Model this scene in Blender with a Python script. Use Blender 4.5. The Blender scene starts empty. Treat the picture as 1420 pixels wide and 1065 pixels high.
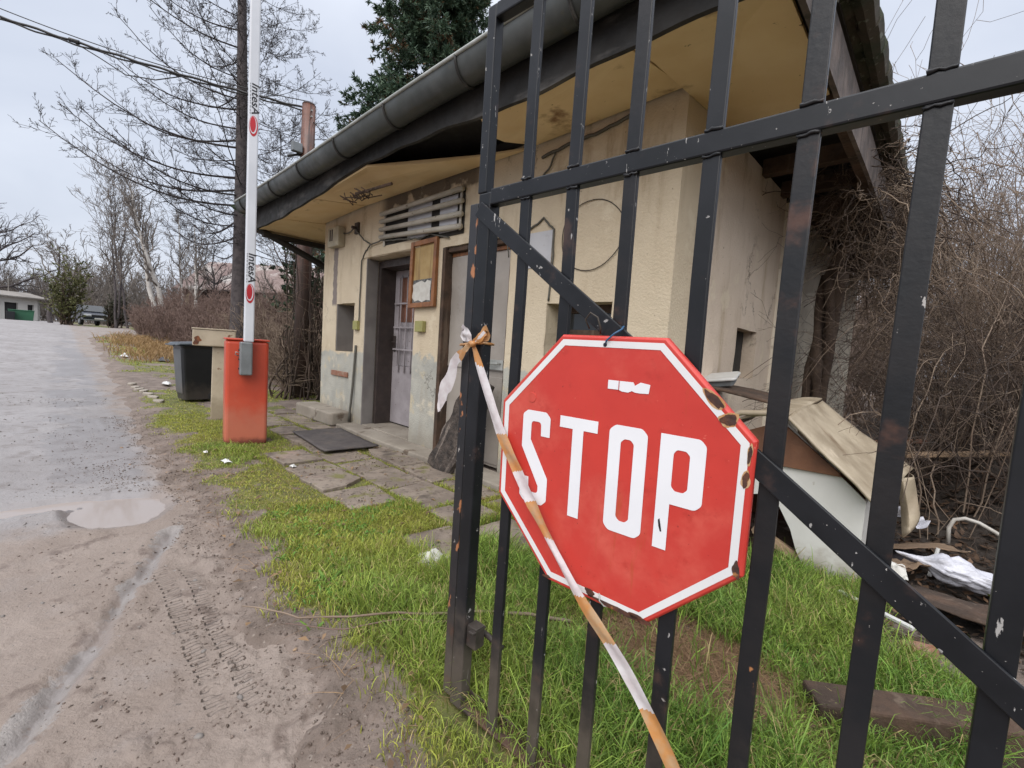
import bpy, math, random
import numpy as np
from mathutils import Vector, Matrix
R = math.radians
PI = math.pi
rng = np.random.default_rng(7)
random.seed(7)
sc = bpy.context.scene
COL = sc.collection

# ------------------------------------------------------------------ frames
EYE = np.array([0, 0, 1.12])
PITCH, ROLL, FPX = R(4.3888), R(3.7906), 614.117
cp, sp, cr, sr = math.cos(PITCH), math.sin(PITCH), math.cos(ROLL), math.sin(ROLL)
_right = np.array([1, 0, 0.]); CF = np.array([0, cp, -sp]); _up = np.array([0, sp, cp])
CR = cr * _right + sr * _up
CU = -sr * _right + cr * _up
HA, GA, SA = R(45.96), R(49.02), R(49.45)
FU = np.array([-math.sin(HA), math.cos(HA), 0]); FN = np.array([math.cos(HA), math.sin(HA), 0])
GU = np.array([-math.sin(GA), math.cos(GA), 0]); GN = np.array([math.cos(GA), math.sin(GA), 0])
FO = np.array([0.96081, 2.82743, 0.0])            # right front corner of the gatehouse
GP = np.array([0.22111, 0.97952, 0.0])            # a point of the gate leaf
SIGN = np.array([0.20799, 0.96442, 0.86356])
ROT_F, ROT_G = PI / 2 + HA, PI / 2 + GA

def W(u, off, z=0.0):
    p = FO + FU * u + FN * off
    return Vector((p[0], p[1], z))
def G(u, v=0.0, z=0.0):
    p = GP + GU * u - GN * v
    return Vector((p[0], p[1], z))
def uo(X, Y):
    dx, dy = X - FO[0], Y - FO[1]
    return dx * FU[0] + dy * FU[1], dx * FN[0] + dy * FN[1]

# ------------------------------------------------------------------ noise
def sstep(a, b, x):
    t = np.clip((np.asarray(x, float) - a) / (b - a), 0, 1)
    return t * t * (3 - 2 * t)
def _h(ix, iy, s):
    n = (ix.astype(np.int64) * 374761393 + iy.astype(np.int64) * 668265263 + s * 974634211) & 0xFFFFFFFF
    n = ((n ^ (n >> 13)) * 1274126177) & 0xFFFFFFFF
    n = n ^ (n >> 16)
    return (n & 0xFFFF) / 65535.0
def vn(x, y, s=0):
    x = np.asarray(x, float); y = np.asarray(y, float)
    ix, iy = np.floor(x), np.floor(y)
    fx, fy = x - ix, y - iy
    fx = fx * fx * (3 - 2 * fx); fy = fy * fy * (3 - 2 * fy)
    a, b, c, d = _h(ix, iy, s), _h(ix + 1, iy, s), _h(ix, iy + 1, s), _h(ix + 1, iy + 1, s)
    return (a + (b - a) * fx) * (1 - fy) + (c + (d - c) * fx) * fy
def fbm(x, y, s=0, o=4):
    t, a, f, n = 0, 1, 1, 0
    for k in range(o):
        t = t + a * vn(x * f + 17.3 * k, y * f - 9.1 * k, s + k); n += a; a *= .5; f *= 2.03
    return t / n

# ------------------------------------------------------------------ materials
def nt(name):
    m = bpy.data.materials.new(name); m.use_nodes = True
    t = m.node_tree; t.nodes.clear()
    o = t.nodes.new('ShaderNodeOutputMaterial'); b = t.nodes.new('ShaderNodeBsdfPrincipled')
    t.links.new(b.outputs[0], o.inputs[0])
    return m, t, b
class N:
    """small node-building helper"""
    def __init__(s, t): s.t = t; s.co = None
    def new(s, ty, **k):
        n = s.t.nodes.new(ty)
        for a, v in k.items(): setattr(n, a, v)
        return n
    def link(s, a, b): s.t.links.new(a, b)
    def coord(s):
        if not s.co: s.co = s.new('ShaderNodeTexCoord').outputs['Object']
        return s.co
    def val(s, sock, v):
        if hasattr(v, 'is_linked') or hasattr(v, 'links'): s.link(v, sock)
        else: sock.default_value = v
    def noise(s, scale, detail=4, rough=.55, vec=None, dist=0.0):
        n = s.new('ShaderNodeTexNoise'); n.inputs['Scale'].default_value = scale
        n.inputs['Detail'].default_value = detail; n.inputs['Roughness'].default_value = rough
        n.inputs['Distortion'].default_value = dist
        s.link(vec or s.coord(), n.inputs['Vector']); return n.outputs['Fac']
    def scaled(s, x, y, z):
        n = s.new('ShaderNodeMapping'); n.inputs['Scale'].default_value = (x, y, z)
        s.link(s.coord(), n.inputs['Vector']); return n.outputs[0]
    def ramp(s, f, a, b, c0=0.0, c1=1.0):
        n = s.new('ShaderNodeMapRange'); n.interpolation_type = 'SMOOTHSTEP'
        s.val(n.inputs['Value'], f)
        n.inputs['From Min'].default_value = a; n.inputs['From Max'].default_value = b
        n.inputs['To Min'].default_value = c0; n.inputs['To Max'].default_value = c1
        return n.outputs[0]
    def mix(s, f, a, b):
        n = s.new('ShaderNodeMix', data_type='RGBA')
        s.val(n.inputs[0], f)
        for k, v in ((6, a), (7, b)):
            if isinstance(v, tuple): n.inputs[k].default_value = (*v[:3], 1)
            else: s.link(v, n.inputs[k])
        return n.outputs[2]
    def math(s, op, a, b=0.0):
        n = s.new('ShaderNodeMath', operation=op); s.val(n.inputs[0], a); s.val(n.inputs[1], b)
        return n.outputs[0]
    def sep(s):
        n = s.new('ShaderNodeSeparateXYZ'); s.link(s.coord(), n.inputs[0]); return n.outputs
    def attr(s, name):
        return s.new('ShaderNodeAttribute', attribute_name=name)
    def bump(s, h, strength=.4, dist=.01, prev=None):
        n = s.new('ShaderNodeBump'); n.inputs['Strength'].default_value = strength
        n.inputs['Distance'].default_value = dist; s.link(h, n.inputs['Height'])
        if prev: s.link(prev, n.inputs['Normal'])
        return n.outputs[0]
def pm(name, c, c2=None, scale=6, rough=.7, rvar=.15, bump=.3, bscale=60, bdist=.004, spots=(), metal=0.0, streak=None, spec=.5, coat=0):
    """base colour, a second colour mixed by noise, spots = (colour, scale, lo, hi[, stretch])"""
    m, t, b = nt(name); n = N(t)
    col = n.mix(n.ramp(n.noise(scale, 5), .35, .65), c, c2 or tuple(x * .8 for x in c))
    rs = n.noise(scale * 3, 4)
    if streak:
        sc_, cc, lo, hi = streak
        col = n.mix(n.ramp(n.noise(1.0, 4, .6, n.scaled(sc_, sc_, sc_ * .08)), lo, hi), col, cc)
    for s in spots:
        cc, ss, lo, hi = s[:4]
        vec = n.scaled(*s[4]) if len(s) > 4 else None
        col = n.mix(n.ramp(n.noise(ss, 5, .6, vec), lo, hi), col, cc)
    n.link(col, b.inputs['Base Color'])
    n.link(n.ramp(rs, .3, .7, max(.02, rough - rvar), min(1, rough + rvar)), b.inputs['Roughness'])
    b.inputs['Metallic'].default_value = metal
    b.inputs['Specular IOR Level'].default_value = spec
    if bump: n.link(n.bump(n.noise(bscale, 4), bump, bdist), b.inputs['Normal'])
    return m
M = {}
M['gate'] = pm('black_gate_paint', (.005, .006, .008), (.010, .011, .014), 8, .42, .12, .12, 40, .002, spec=.35,
               spots=[((.30, .29, .28), 42, .68, .70), ((.05, .03, .025), 9, .58, .72), ((.34, .33, .32), 60, .685, .70, (1, 1, .22)), ((.42, .4, .38), 130, .70, .73)])
M['gate_worn'] = pm('chipped_gate_paint', (.007, .008, .010), (.014, .013, .014), 9, .45, .12, .2, 70, .003, spec=.35,
               spots=[((.34, .15, .06), 11, .66, .68, (1, 1, .5)), ((.38, .36, .34), 40, .67, .69, (1, 1, .4)), ((.07, .035, .025), 7, .56, .7)])
M['gate_low'] = pm('rusting_bottom_rail', (.03, .024, .022), (.10, .055, .038), 10, .6, .15, .6, 70, .004,
               spots=[((.16, .1, .07), 22, .55, .7)])
M['enamel_white'] = pm('white_enamel', (.72, .72, .72), (.66, .66, .67), 5, .3, .08, .05, 40, .001)
M['letter_white'] = pm('white_lettering', (.76, .77, .80), (.72, .73, .76), 5, .35, .05, 0, spots=[((.3, .2, .18), 70, .78, .8)])
M['gal'] = pm('galvanised', (.085, .09, .087), (.045, .05, .048), 3, .5, .12, .3, 20, .003, metal=.3,
              spots=[((.06, .065, .06), 2.2, .5, .75, (.35, 1, 1)), ((.09, .08, .05), 8, .6, .8)])
M['gal_rim'] = pm('galvanised_rim', (.40, .41, .39), (.27, .28, .26), 5, .5, .1, .2, 30, .002, metal=.2)
M['fascia'] = pm('black_fascia_wood', (.010, .0095, .009), (.02, .018, .016), 4, .75, .1, .5, 30, .006,
                 spots=[((.075, .07, .065), 5, .55, .7, (.3, 1, 1))])
M['dark_void'] = pm('dark_timber_and_void', (.02, .017, .015), (.03, .026, .022), 6, .9, .05, .3, 30)  # dark timber, also the painted darkness inside slot window and vent
M['verge'] = pm('weathered_verge_board', (.17, .135, .12), (.09, .075, .07), 6, .85, .1, .6, 50, .006, streak=(10, (.05, .045, .04), .5, .7))
M['tile'] = pm('roof_tile', (.09, .075, .06), (.05, .06, .04), 6, .85, .1, .5, 40, .006, spots=[((.2, .21, .18), 18, .6, .68)])
M['soffit'] = pm('ochre_soffit', (.74, .57, .33), (.68, .50, .27), 2.2, .8, .08, .12, 30, .003,
                 spots=[((.22, .12, .05), 3.1, .62, .78), ((.07, .05, .03), 14, .68, .74)])
M['render_grey'] = pm('grey_cement', (.26, .245, .225), (.19, .18, .165), 4, .85, .1, .5, 60, .006,
                      spots=[((.36, .33, .27), 7, .62, .7)])
M['reveal_grey'] = pm('grey_painted_reveal', (.15, .135, .13), (.20, .185, .175), 3, .8, .1, .3, 60, .005)
M['step'] = pm('concrete_step', (.30, .265, .22), (.22, .19, .155), 3, .9, .06, .6, 50, .006,
               spots=[((.12, .09, .065), 5, .58, .72)])
M['frame_dark'] = pm('dark_brown_frame', (.045, .032, .028), (.03, .022, .02), 8, .6, .1, .3, 40)
M['door_lilac'] = pm('lilac_grey_door', (.34, .31, .325), (.27, .245, .255), 5, .55, .12, .2, 40, .003,
                     spots=[((.12, .09, .08), 24, .66, .7), ((.2, .18, .17), 3, .58, .75)])
M['door_red'] = pm('red_brown_board', (.22, .095, .06), (.15, .07, .045), 5, .7, .1, .3, 40, streak=(14, (.1, .05, .035), .5, .7))
M['plastic_sheet'] = pm('grey_plastic_sheet', (.34, .305, .27), (.28, .25, .22), 2.4, .38, .12, .5, 7, .01,
                        spots=[((.46, .43, .40), 4, .6, .8, (1, 1, .4))])
M['wood_orange'] = pm('varnished_orange_wood', (.26, .105, .035), (.18, .07, .025), 7, .5, .12, .3, 60, .002, streak=(20, (.12, .05, .02), .5, .75))
M['wood_pale'] = pm('pale_plywood', (.40, .28, .12), (.33, .22, .09), 6, .7, .1, .3, 60, .002, streak=(24, (.22, .14, .06), .5, .75))
M['paper'] = pm('torn_paper', (.56, .55, .51), (.48, .46, .42), 14, .85, .05, .5, 30, .004, spots=[((.08, .08, .08), 60, .70, .72)])
M['poster_dark'] = pm('dark_torn_print', (.03, .03, .035), (.16, .16, .15), 40, .7, .1, .2)
M['slat'] = pm('cream_slat', (.46, .43, .37), (.36, .33, .28), 5, .6, .1, .2, spots=[((.12, .08, .05), 22, .64, .72)])
M['panel_white'] = pm('grey_white_panel', (.48, .48, .50), (.42, .42, .44), 4, .5, .1, .1, spots=[((.36, .34, .33), 9, .6, .7)])
M['box_cream'] = pm('cream_meter_box', (.44, .40, .30), (.36, .32, .24), 7, .6, .1, .2)
M['box_olive'] = pm('olive_switch_box', (.30, .29, .10), (.26, .24, .09), 9, .55, .1, .1)
M['cable'] = pm('black_cable', (.015, .014, .014), None, 9, .6, .1, 0)
M['wire'] = pm('thin_brown_wire', (.05, .04, .03), None, 9, .6, .1, 0)
M['conduit'] = pm('dull_conduit', (.10, .095, .08), None, 9, .7, .1, .2)
M['orange'] = pm('orange_housing_paint', (.50, .062, .026), (.43, .055, .026), 3, .5, .12, .12, 30, .002,
                 spots=[((.42, .16, .085), 2.2, .60, .80), ((.1, .035, .02), 11, .68, .74)])
M['arm_white'] = pm('white_barrier_arm', (.60, .62, .66), (.54, .56, .60), 3, .4, .08, 0)
M['bracket_grey'] = pm('grey_bracket', (.20, .215, .22), (.16, .17, .175), 8, .45, .1, .2, metal=.3)
M['ink'] = pm('black_print', (.012, .012, .014), None, 5, .5, .1, 0)
M['ink_faint'] = pm('faint_print', (.22, .23, .25), None, 5, .5, .1, 0)
M['red_print'] = pm('red_print', (.45, .014, .022), None, 5, .45, .1, 0)
M['bin'] = pm('black_bin_plastic', (.004, .005, .007), (.007, .008, .010), 5, .5, .1, .15)
M['bin_lid'] = pm('blue_grey_lid', (.045, .055, .065), (.03, .038, .045), 5, .35, .1, .15)
M['bin_front'] = pm('grey_bin_front', (.075, .08, .085), (.055, .06, .065), 4, .5, .1, .15)
M['stone_grey'] = pm('road_stone', (.15, .135, .125), (.22, .195, .175), 30, .8, .1, .4, 90)
M['post_cream'] = pm('cream_painted_post', (.45, .38, .28), (.37, .31, .225), 4, .65, .12, .3, 30, .004,
                     spots=[((.16, .07, .035), 9, .64, .70), ((.1, .09, .08), 30, .68, .72)])
M['rust'] = pm('rust_flakes', (.22, .075, .025), (.09, .035, .02), 22, .85, .1, .6, 60, .004)
M['pole'] = pm('red_brown_pole', (.15, .062, .040), (.09, .042, .03), 4, .75, .1, .5, 40, .006, streak=(24, (.05, .025, .02), .5, .7))
M['bark'] = pm('dark_bark', (.05, .042, .044), (.09, .076, .075), 9, .95, .04, 1, 40, .015)
M['bark_brown'] = pm('brown_bark', (.055, .036, .027), (.09, .062, .045), 7, .95, .04, 1, 40, .015)
M['twig_larch'] = pm('larch_twig', (.030, .025, .026), (.045, .036, .034), 9, .9, .05, 0)
M['twig_red'] = pm('red_brown_twig', (.13, .082, .068), (.19, .13, .105), 1.2, .9, .05, 0)
M['twig_grey'] = pm('grey_brown_twig', (.12, .102, .09), (.18, .155, .135), 1.5, .9, .05, 0)
M['twig_tan'] = pm('tan_bramble', (.25, .19, .14), (.15, .105, .075), 2.5, .85, .05, 0)
M['twig_dark'] = pm('dark_bramble', (.04, .028, .022), (.075, .05, .036), 2.5, .9, .05, 0)
M['birch'] = pm('white_birch_bark', (.48, .46, .43), (.38, .35, .32), 3, .8, .1, .3, spots=[((.05, .04, .04), 5, .60, .66, (.6, .6, 3))])
M['dead_grass'] = pm('dead_grass', (.32, .20, .09), (.24, .145, .07), 3, .9, .05, 0)
M['straw'] = pm('straw', (.30, .19, .10), (.17, .10, .055), 18, .85, .05, 0)
M['leaf_brown'] = pm('dead_leaf', (.085, .048, .028), (.15, .085, .05), 9, .8, .1, 0)
M['mat'] = pm('rubber_mat', (.062, .054, .054), (.085, .074, .07), 6, .75, .1, .5, 120, .003, spots=[((.12, .09, .07), 5, .58, .75)])
M['plank_bark'] = pm('charred_bark_plank', (.028, .022, .019), (.075, .058, .048), 14, .9, .05, 1, 40, .02, streak=(22, (.16, .13, .11), .58, .68))
M['lino'] = pm('stained_lino_roof', (.40, .335, .24), (.28, .225, .155), 4, .5, .15, .25, 12, .005,
               spots=[((.14, .085, .045), 2.7, .56, .76, (.6, 2, 1)), ((.50, .42, .31), 6, .62, .72)])
M['board_white'] = pm('white_hardboard', (.62, .61, .58), (.55, .54, .51), 3, .5, .1, .1, spots=[((.3, .26, .2), 8, .65, .72)])
M['board_brown'] = pm('brown_plank', (.17, .075, .038), (.11, .05, .028), 5, .75, .1, .4, 60, .003, spots=[((.05, .025, .015), 12, .62, .7)])
M['wood_old'] = pm('old_rotten_timber', (.085, .05, .032), (.045, .029, .02), 6, .9, .05, .8, 40, .01, streak=(18, (.12, .085, .06), .55, .7))
M['wood_raw'] = pm('raw_offcut', (.32, .22, .14), (.24, .16, .1), 6, .85, .05, .4)
M['bag'] = pm('thin_white_plastic', (.55, .55, .60), (.47, .47, .52), 9, .3, .1, .9, 22, .012)
M['plastic_white'] = pm('white_plastic', (.60, .60, .58), (.50, .50, .48), 7, .4, .1, .1)
M['brick'] = pm('broken_brick', (.24, .10, .06), (.30, .2, .15), 12, .9, .05, .6, 60)
M['cardboard'] = pm('wet_cardboard', (.22, .15, .095), (.15, .1, .065), 6, .85, .08, .4)
M['wet_black'] = pm('black_film', (.02, .018, .022), (.03, .026, .03), 6, .35, .1, .5, 14, .01)
M['blue_wire'] = pm('blue_tie_wire', (.03, .10, .20), None, 6, .5, .1, 0)
M['hose'] = pm('white_hose', (.50, .48, .44), (.4, .37, .33), 9, .5, .1, .1)
M['far_white'] = pm('far_white_wall', (.58, .57, .54), (.5, .49, .46), .5, .8, .1, 0)
M['far_roof'] = pm('far_grey_roof', (.22, .2, .18), None, .5, .8, .1, 0)
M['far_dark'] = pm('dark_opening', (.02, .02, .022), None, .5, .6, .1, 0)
M['container'] = pm('green_container', (.02, .10, .05), (.016, .08, .04), 1, .5, .1, 0)
M['red_tile'] = pm('faded_red_tiles', (.165, .115, .105), (.21, .16, .145), 1.2, .85, .05, .5, 8, .03, spots=[((.36, .33, .31), .55, .54, .62)])
M['gable_wall'] = pm('yellowed_plaster', (.40, .33, .20), (.3, .26, .19), .8, .85, .05, .2, spots=[((.5, .48, .44), .9, .6, .66)])
M['brown_wall'] = pm('brown_brick_wall', (.12, .075, .06), (.1, .065, .055), 1, .9, .05, .3)
M['car_paint'] = pm('dark_blue_car_paint', (.025, .03, .042), (.02, .024, .034), 2, .25, .05, 0)
M['glass'] = pm('dark_glass', (.02, .025, .03), None, 2, .08, .03, 0)
M['tyre'] = pm('black_tyre', (.012, .012, .012), None, 5, .8, .1, 0)
M['lamp_clear'] = pm('clear_headlight', (.55, .57, .6), None, 5, .15, .05, 0)
M['tape_white'] = None

# two-tone plastic tape (white / orange), slightly translucent
def tape_mat(name, c, c2):
    m, t, b = nt(name); n = N(t)
    col = n.mix(n.ramp(n.noise(30, 3), .35, .7), c, c2)
    n.link(col, b.inputs['Base Color']); b.inputs['Roughness'].default_value = .35
    n.link(n.bump(n.noise(45, 3), .5, .004), b.inputs['Normal'])
    tr = n.new('ShaderNodeBsdfTranslucent'); n.link(col, tr.inputs[0])
    mx = n.new('ShaderNodeMixShader'); mx.inputs[0].default_value = .25
    n.link(b.outputs[0], mx.inputs[1]); n.link(tr.outputs[0], mx.inputs[2])
    o = [x for x in t.nodes if x.type == 'OUTPUT_MATERIAL'][0]; n.link(mx.outputs[0], o.inputs[0])
    return m
M['tape_white'] = tape_mat('tape_white', (.70, .67, .68), (.60, .54, .55))
M['tape_orange'] = tape_mat('tape_faded_orange', (.58, .27, .09), (.50, .34, .20))

# sign enamel: red with rust in given places (sign-local metres)
def sign_mat():
    m, t, b = nt('red_sign_enamel'); n = N(t)
    red = n.mix(n.ramp(n.noise(5, 5), .3, .7), (.54, .046, .034), (.48, .038, .030))
    red = n.mix(n.ramp(n.noise(3.2, 6, .65), .48, .72), red, (.58, .10, .072))
    red = n.mix(n.math('MULTIPLY', n.ramp(n.noise(14, 6, .7), .55, .7), .6), red, (.40, .03, .022))
    red = n.mix(n.ramp(n.noise(55, 3, .7), .69, .74), red, (.62, .15, .11))
    red = n.mix(n.ramp(n.noise(110, 2, .6), .70, .76), red, (.2, .02, .018))
    red = n.mix(n.ramp(n.noise(1.0, 4, .6, n.scaled(30, 3, 1)), .60, .8), red, (.38, .07, .02))
    n.link(red, b.inputs['Base Color']); b.inputs['Roughness'].default_value = .34
    n.link(n.bump(n.noise(9, 3), .12, .01), b.inputs['Normal'])
    return m
M['sign_red'] = sign_mat()
M['sign_rust'] = pm('sign_rust', (.10, .036, .018), (.045, .022, .017), 40, .8, .1, .7, 90, .003, spots=[((.40, .17, .05), 30, .62, .72)])
M['sign_rust_stain'] = pm('sign_rust_stain', (.42, .2, .07), (.5, .33, .18), 30, .6, .1, .2)

def wall_mat(name, dado, front=True):
    m, t, b = nt(name); n = N(t)
    xyz = n.sep()
    c = n.mix(n.ramp(n.noise(1.3, 5), .3, .7), (.61, .52, .385), (.53, .44, .315)) if front else n.mix(n.ramp(n.noise(1.3, 5), .3, .7), (.62, .52, .42), (.54, .445, .35))
    c = n.mix(n.ramp(n.noise(1.0, 5, .65, n.scaled(3.5, 3.5, .5)), .56, .8), c, (.34, .26, .16))
    if dado:
        edge = n.math('ADD', xyz['Z'], n.math('MULTIPLY', n.math('SUBTRACT', n.noise(3.5, 6, .65), .5), .55))
        band = n.ramp(edge, .93, .97, 1.0, 0.0)
        g = n.mix(n.ramp(n.noise(4, 5), .35, .65), (.33, .335, .31), (.41, .41, .37))
        g = n.mix(n.ramp(n.noise(2.2, 5, .6), .55, .62), g, (.47, .42, .31))
        c = n.mix(n.math('MULTIPLY', band, .9), c, g)
        # bare cement scar strip under the meter box and torn plaster under the eaves
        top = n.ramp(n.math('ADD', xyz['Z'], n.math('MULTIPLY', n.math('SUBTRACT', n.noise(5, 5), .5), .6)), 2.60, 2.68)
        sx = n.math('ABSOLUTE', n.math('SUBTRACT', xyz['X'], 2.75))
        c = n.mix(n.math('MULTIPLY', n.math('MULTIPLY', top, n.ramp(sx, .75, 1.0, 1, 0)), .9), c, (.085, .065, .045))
        scar = n.ramp(n.math('ADD', n.math('ABSOLUTE', n.math('SUBTRACT', xyz['X'], 4.86)), n.math('MULTIPLY', n.math('SUBTRACT', n.noise(9, 4), .5), .10)), .055, .075, 1, 0)
        zz = n.math('MULTIPLY', n.ramp(xyz['Z'], 1.55, 1.6), n.ramp(xyz['Z'], 2.38, 2.42, 1, 0))
        c = n.mix(n.math('MULTIPLY', scar, zz), c, (.22, .185, .17))
    # rain-washed brown stains, strongest just under the eaves and along worn patches
    st_ = n.ramp(n.noise(1.0, 5, .65, n.scaled(5, 5, 1.1)), .5, .72)
    c = n.mix(n.math('MULTIPLY', st_, n.ramp(xyz['Z'], 1.6, 2.8, .18, .75)), c, (.26, .175, .09))
    c = n.mix(n.math('MULTIPLY', n.ramp(n.noise(2.6, 6, .65), .56, .64), .55), c, (.66, .58, .44))
    low = n.ramp(n.math('ADD', xyz['Z'], n.math('MULTIPLY', n.noise(6, 4), .3)), .2, .5, 1, 0)
    c = n.mix(n.math('MULTIPLY', low, .55), c, (.20, .165, .12))
    # hairline cracks where the noise lets them
    v = n.new('ShaderNodeTexVoronoi', feature='DISTANCE_TO_EDGE'); v.inputs['Scale'].default_value = 1.1
    nz = n.new('ShaderNodeTexNoise'); nz.inputs['Scale'].default_value = 2.5; nz.inputs['Detail'].default_value = 9; nz.inputs['Roughness'].default_value = .68
    n.link(n.coord(), nz.inputs['Vector'])
    va = n.new('ShaderNodeVectorMath', operation='MULTIPLY_ADD'); n.link(nz.outputs['Color'], va.inputs[0])
    va.inputs[1].default_value = (.9, .9, .9); n.link(n.coord(), va.inputs[2]); n.link(va.outputs[0], v.inputs['Vector'])
    cr_ = n.math('MULTIPLY', n.ramp(v.outputs['Distance'], .0, .007, 1, 0), n.ramp(n.noise(.9, 3), .54, .62))
    c = n.mix(cr_, c, (.035, .025, .018))
    c = n.mix(n.ramp(n.noise(34, 4, .6), .685, .72), c, (.17, .13, .085))
    n.link(c, b.inputs['Base Color']); b.inputs['Roughness'].default_value = .88
    h1 = n.math('ADD', n.noise(55, 5, .6), n.math('MULTIPLY', n.noise(7, 4), 1.2))
    h1 = n.math('SUBTRACT', h1, n.math('MULTIPLY', cr_, 2.0))
    n.link(n.bump(h1, .55, .012), b.inputs['Normal'])
    return m
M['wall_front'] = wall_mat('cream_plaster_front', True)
M['wall_annex'] = pm('pale_annex_plaster', (.72, .66, .55), (.62, .56, .46), 2, .85, .05, .4, 60, .006, spots=[((.4, .34, .26), 4, .6, .75)])
M['thicket'] = pm('thicket_twig', (.27, .205, .165), (.19, .14, .112), 1.5, .9, .05, 0)
M['wall_side'] = wall_mat('cream_roughcast_side', False, False)

def attr_mat(name, rough=.55, trans=.3, spec=.3):
    m, t, b = nt(name); n = N(t)
    a = n.attr('tint').outputs['Color']
    n.link(a, b.inputs['Base Color']); b.inputs['Roughness'].default_value = rough
    b.inputs['Specular IOR Level'].default_value = spec
    tr = n.new('ShaderNodeBsdfTranslucent'); n.link(a, tr.inputs[0])
    mx = n.new('ShaderNodeMixShader'); mx.inputs[0].default_value = trans
    n.link(b.outputs[0], mx.inputs[1]); n.link(tr.outputs[0], mx.inputs[2])
    o = [x for x in t.nodes if x.type == 'OUTPUT_MATERIAL'][0]; n.link(mx.outputs[0], o.inputs[0])
    return m
M['grass'] = attr_mat('grass_blades')
M['clod'] = attr_mat('clods', .85, 0.0, .2)
M['gate_peel'] = pm('peeling_gate_paint', (.010, .011, .014), (.018, .017, .019), 9, .4, .12, .3, 70, .003,
               spots=[((.34, .14, .06), 9, .60, .62, (1, 1, .45)), ((.38, .36, .34), 34, .66, .68, (1, 1, .4)), ((.07, .035, .025), 7, .56, .7)])
M['needles'] = attr_mat('spruce_needles', .6, .12)

def ground_mat():
    m, t, b = nt('verge_soil'); n = N(t)
    moss = n.attr('moss').outputs['Fac']
    soil = n.mix(n.ramp(n.noise(5, 6), .35, .65), (.195, .153, .128), (.13, .099, .08))
    soil = n.mix(n.ramp(n.noise(45, 4), .62, .70), soil, (.235, .195, .165))
    soil = n.mix(n.ramp(n.noise(24, 4), .62, .72), soil, (.065, .043, .03))
    g = n.mix(n.ramp(n.noise(9, 5), .35, .65), (.15, .15, .04), (.085, .095, .028))
    g = n.mix(n.ramp(n.noise(30, 3), .55, .7), g, (.22, .17, .06))
    f = n.ramp(n.math('ADD', moss, n.math('MULTIPLY', n.math('SUBTRACT', n.noise(22, 5, .65), .5), .9)), .35, .65)
    c = n.mix(f, soil, g)
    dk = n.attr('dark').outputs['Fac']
    c = n.mix(n.ramp(n.math('ADD', dk, n.math('MULTIPLY', n.math('SUBTRACT', n.noise(14, 5), .5), .5)), .35, .65), c, (.035, .026, .02))  # dark litter, plus shade under the brambles painted into the soil colour
    n.link(c, b.inputs['Base Color']); b.inputs['Roughness'].default_value = .85
    h = n.math('ADD', n.noise(60, 6, .65), n.math('MULTIPLY', n.noise(17, 4), 1.5))
    n.link(n.bump(h, .8, .012), b.inputs['Normal'])
    return m
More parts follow.
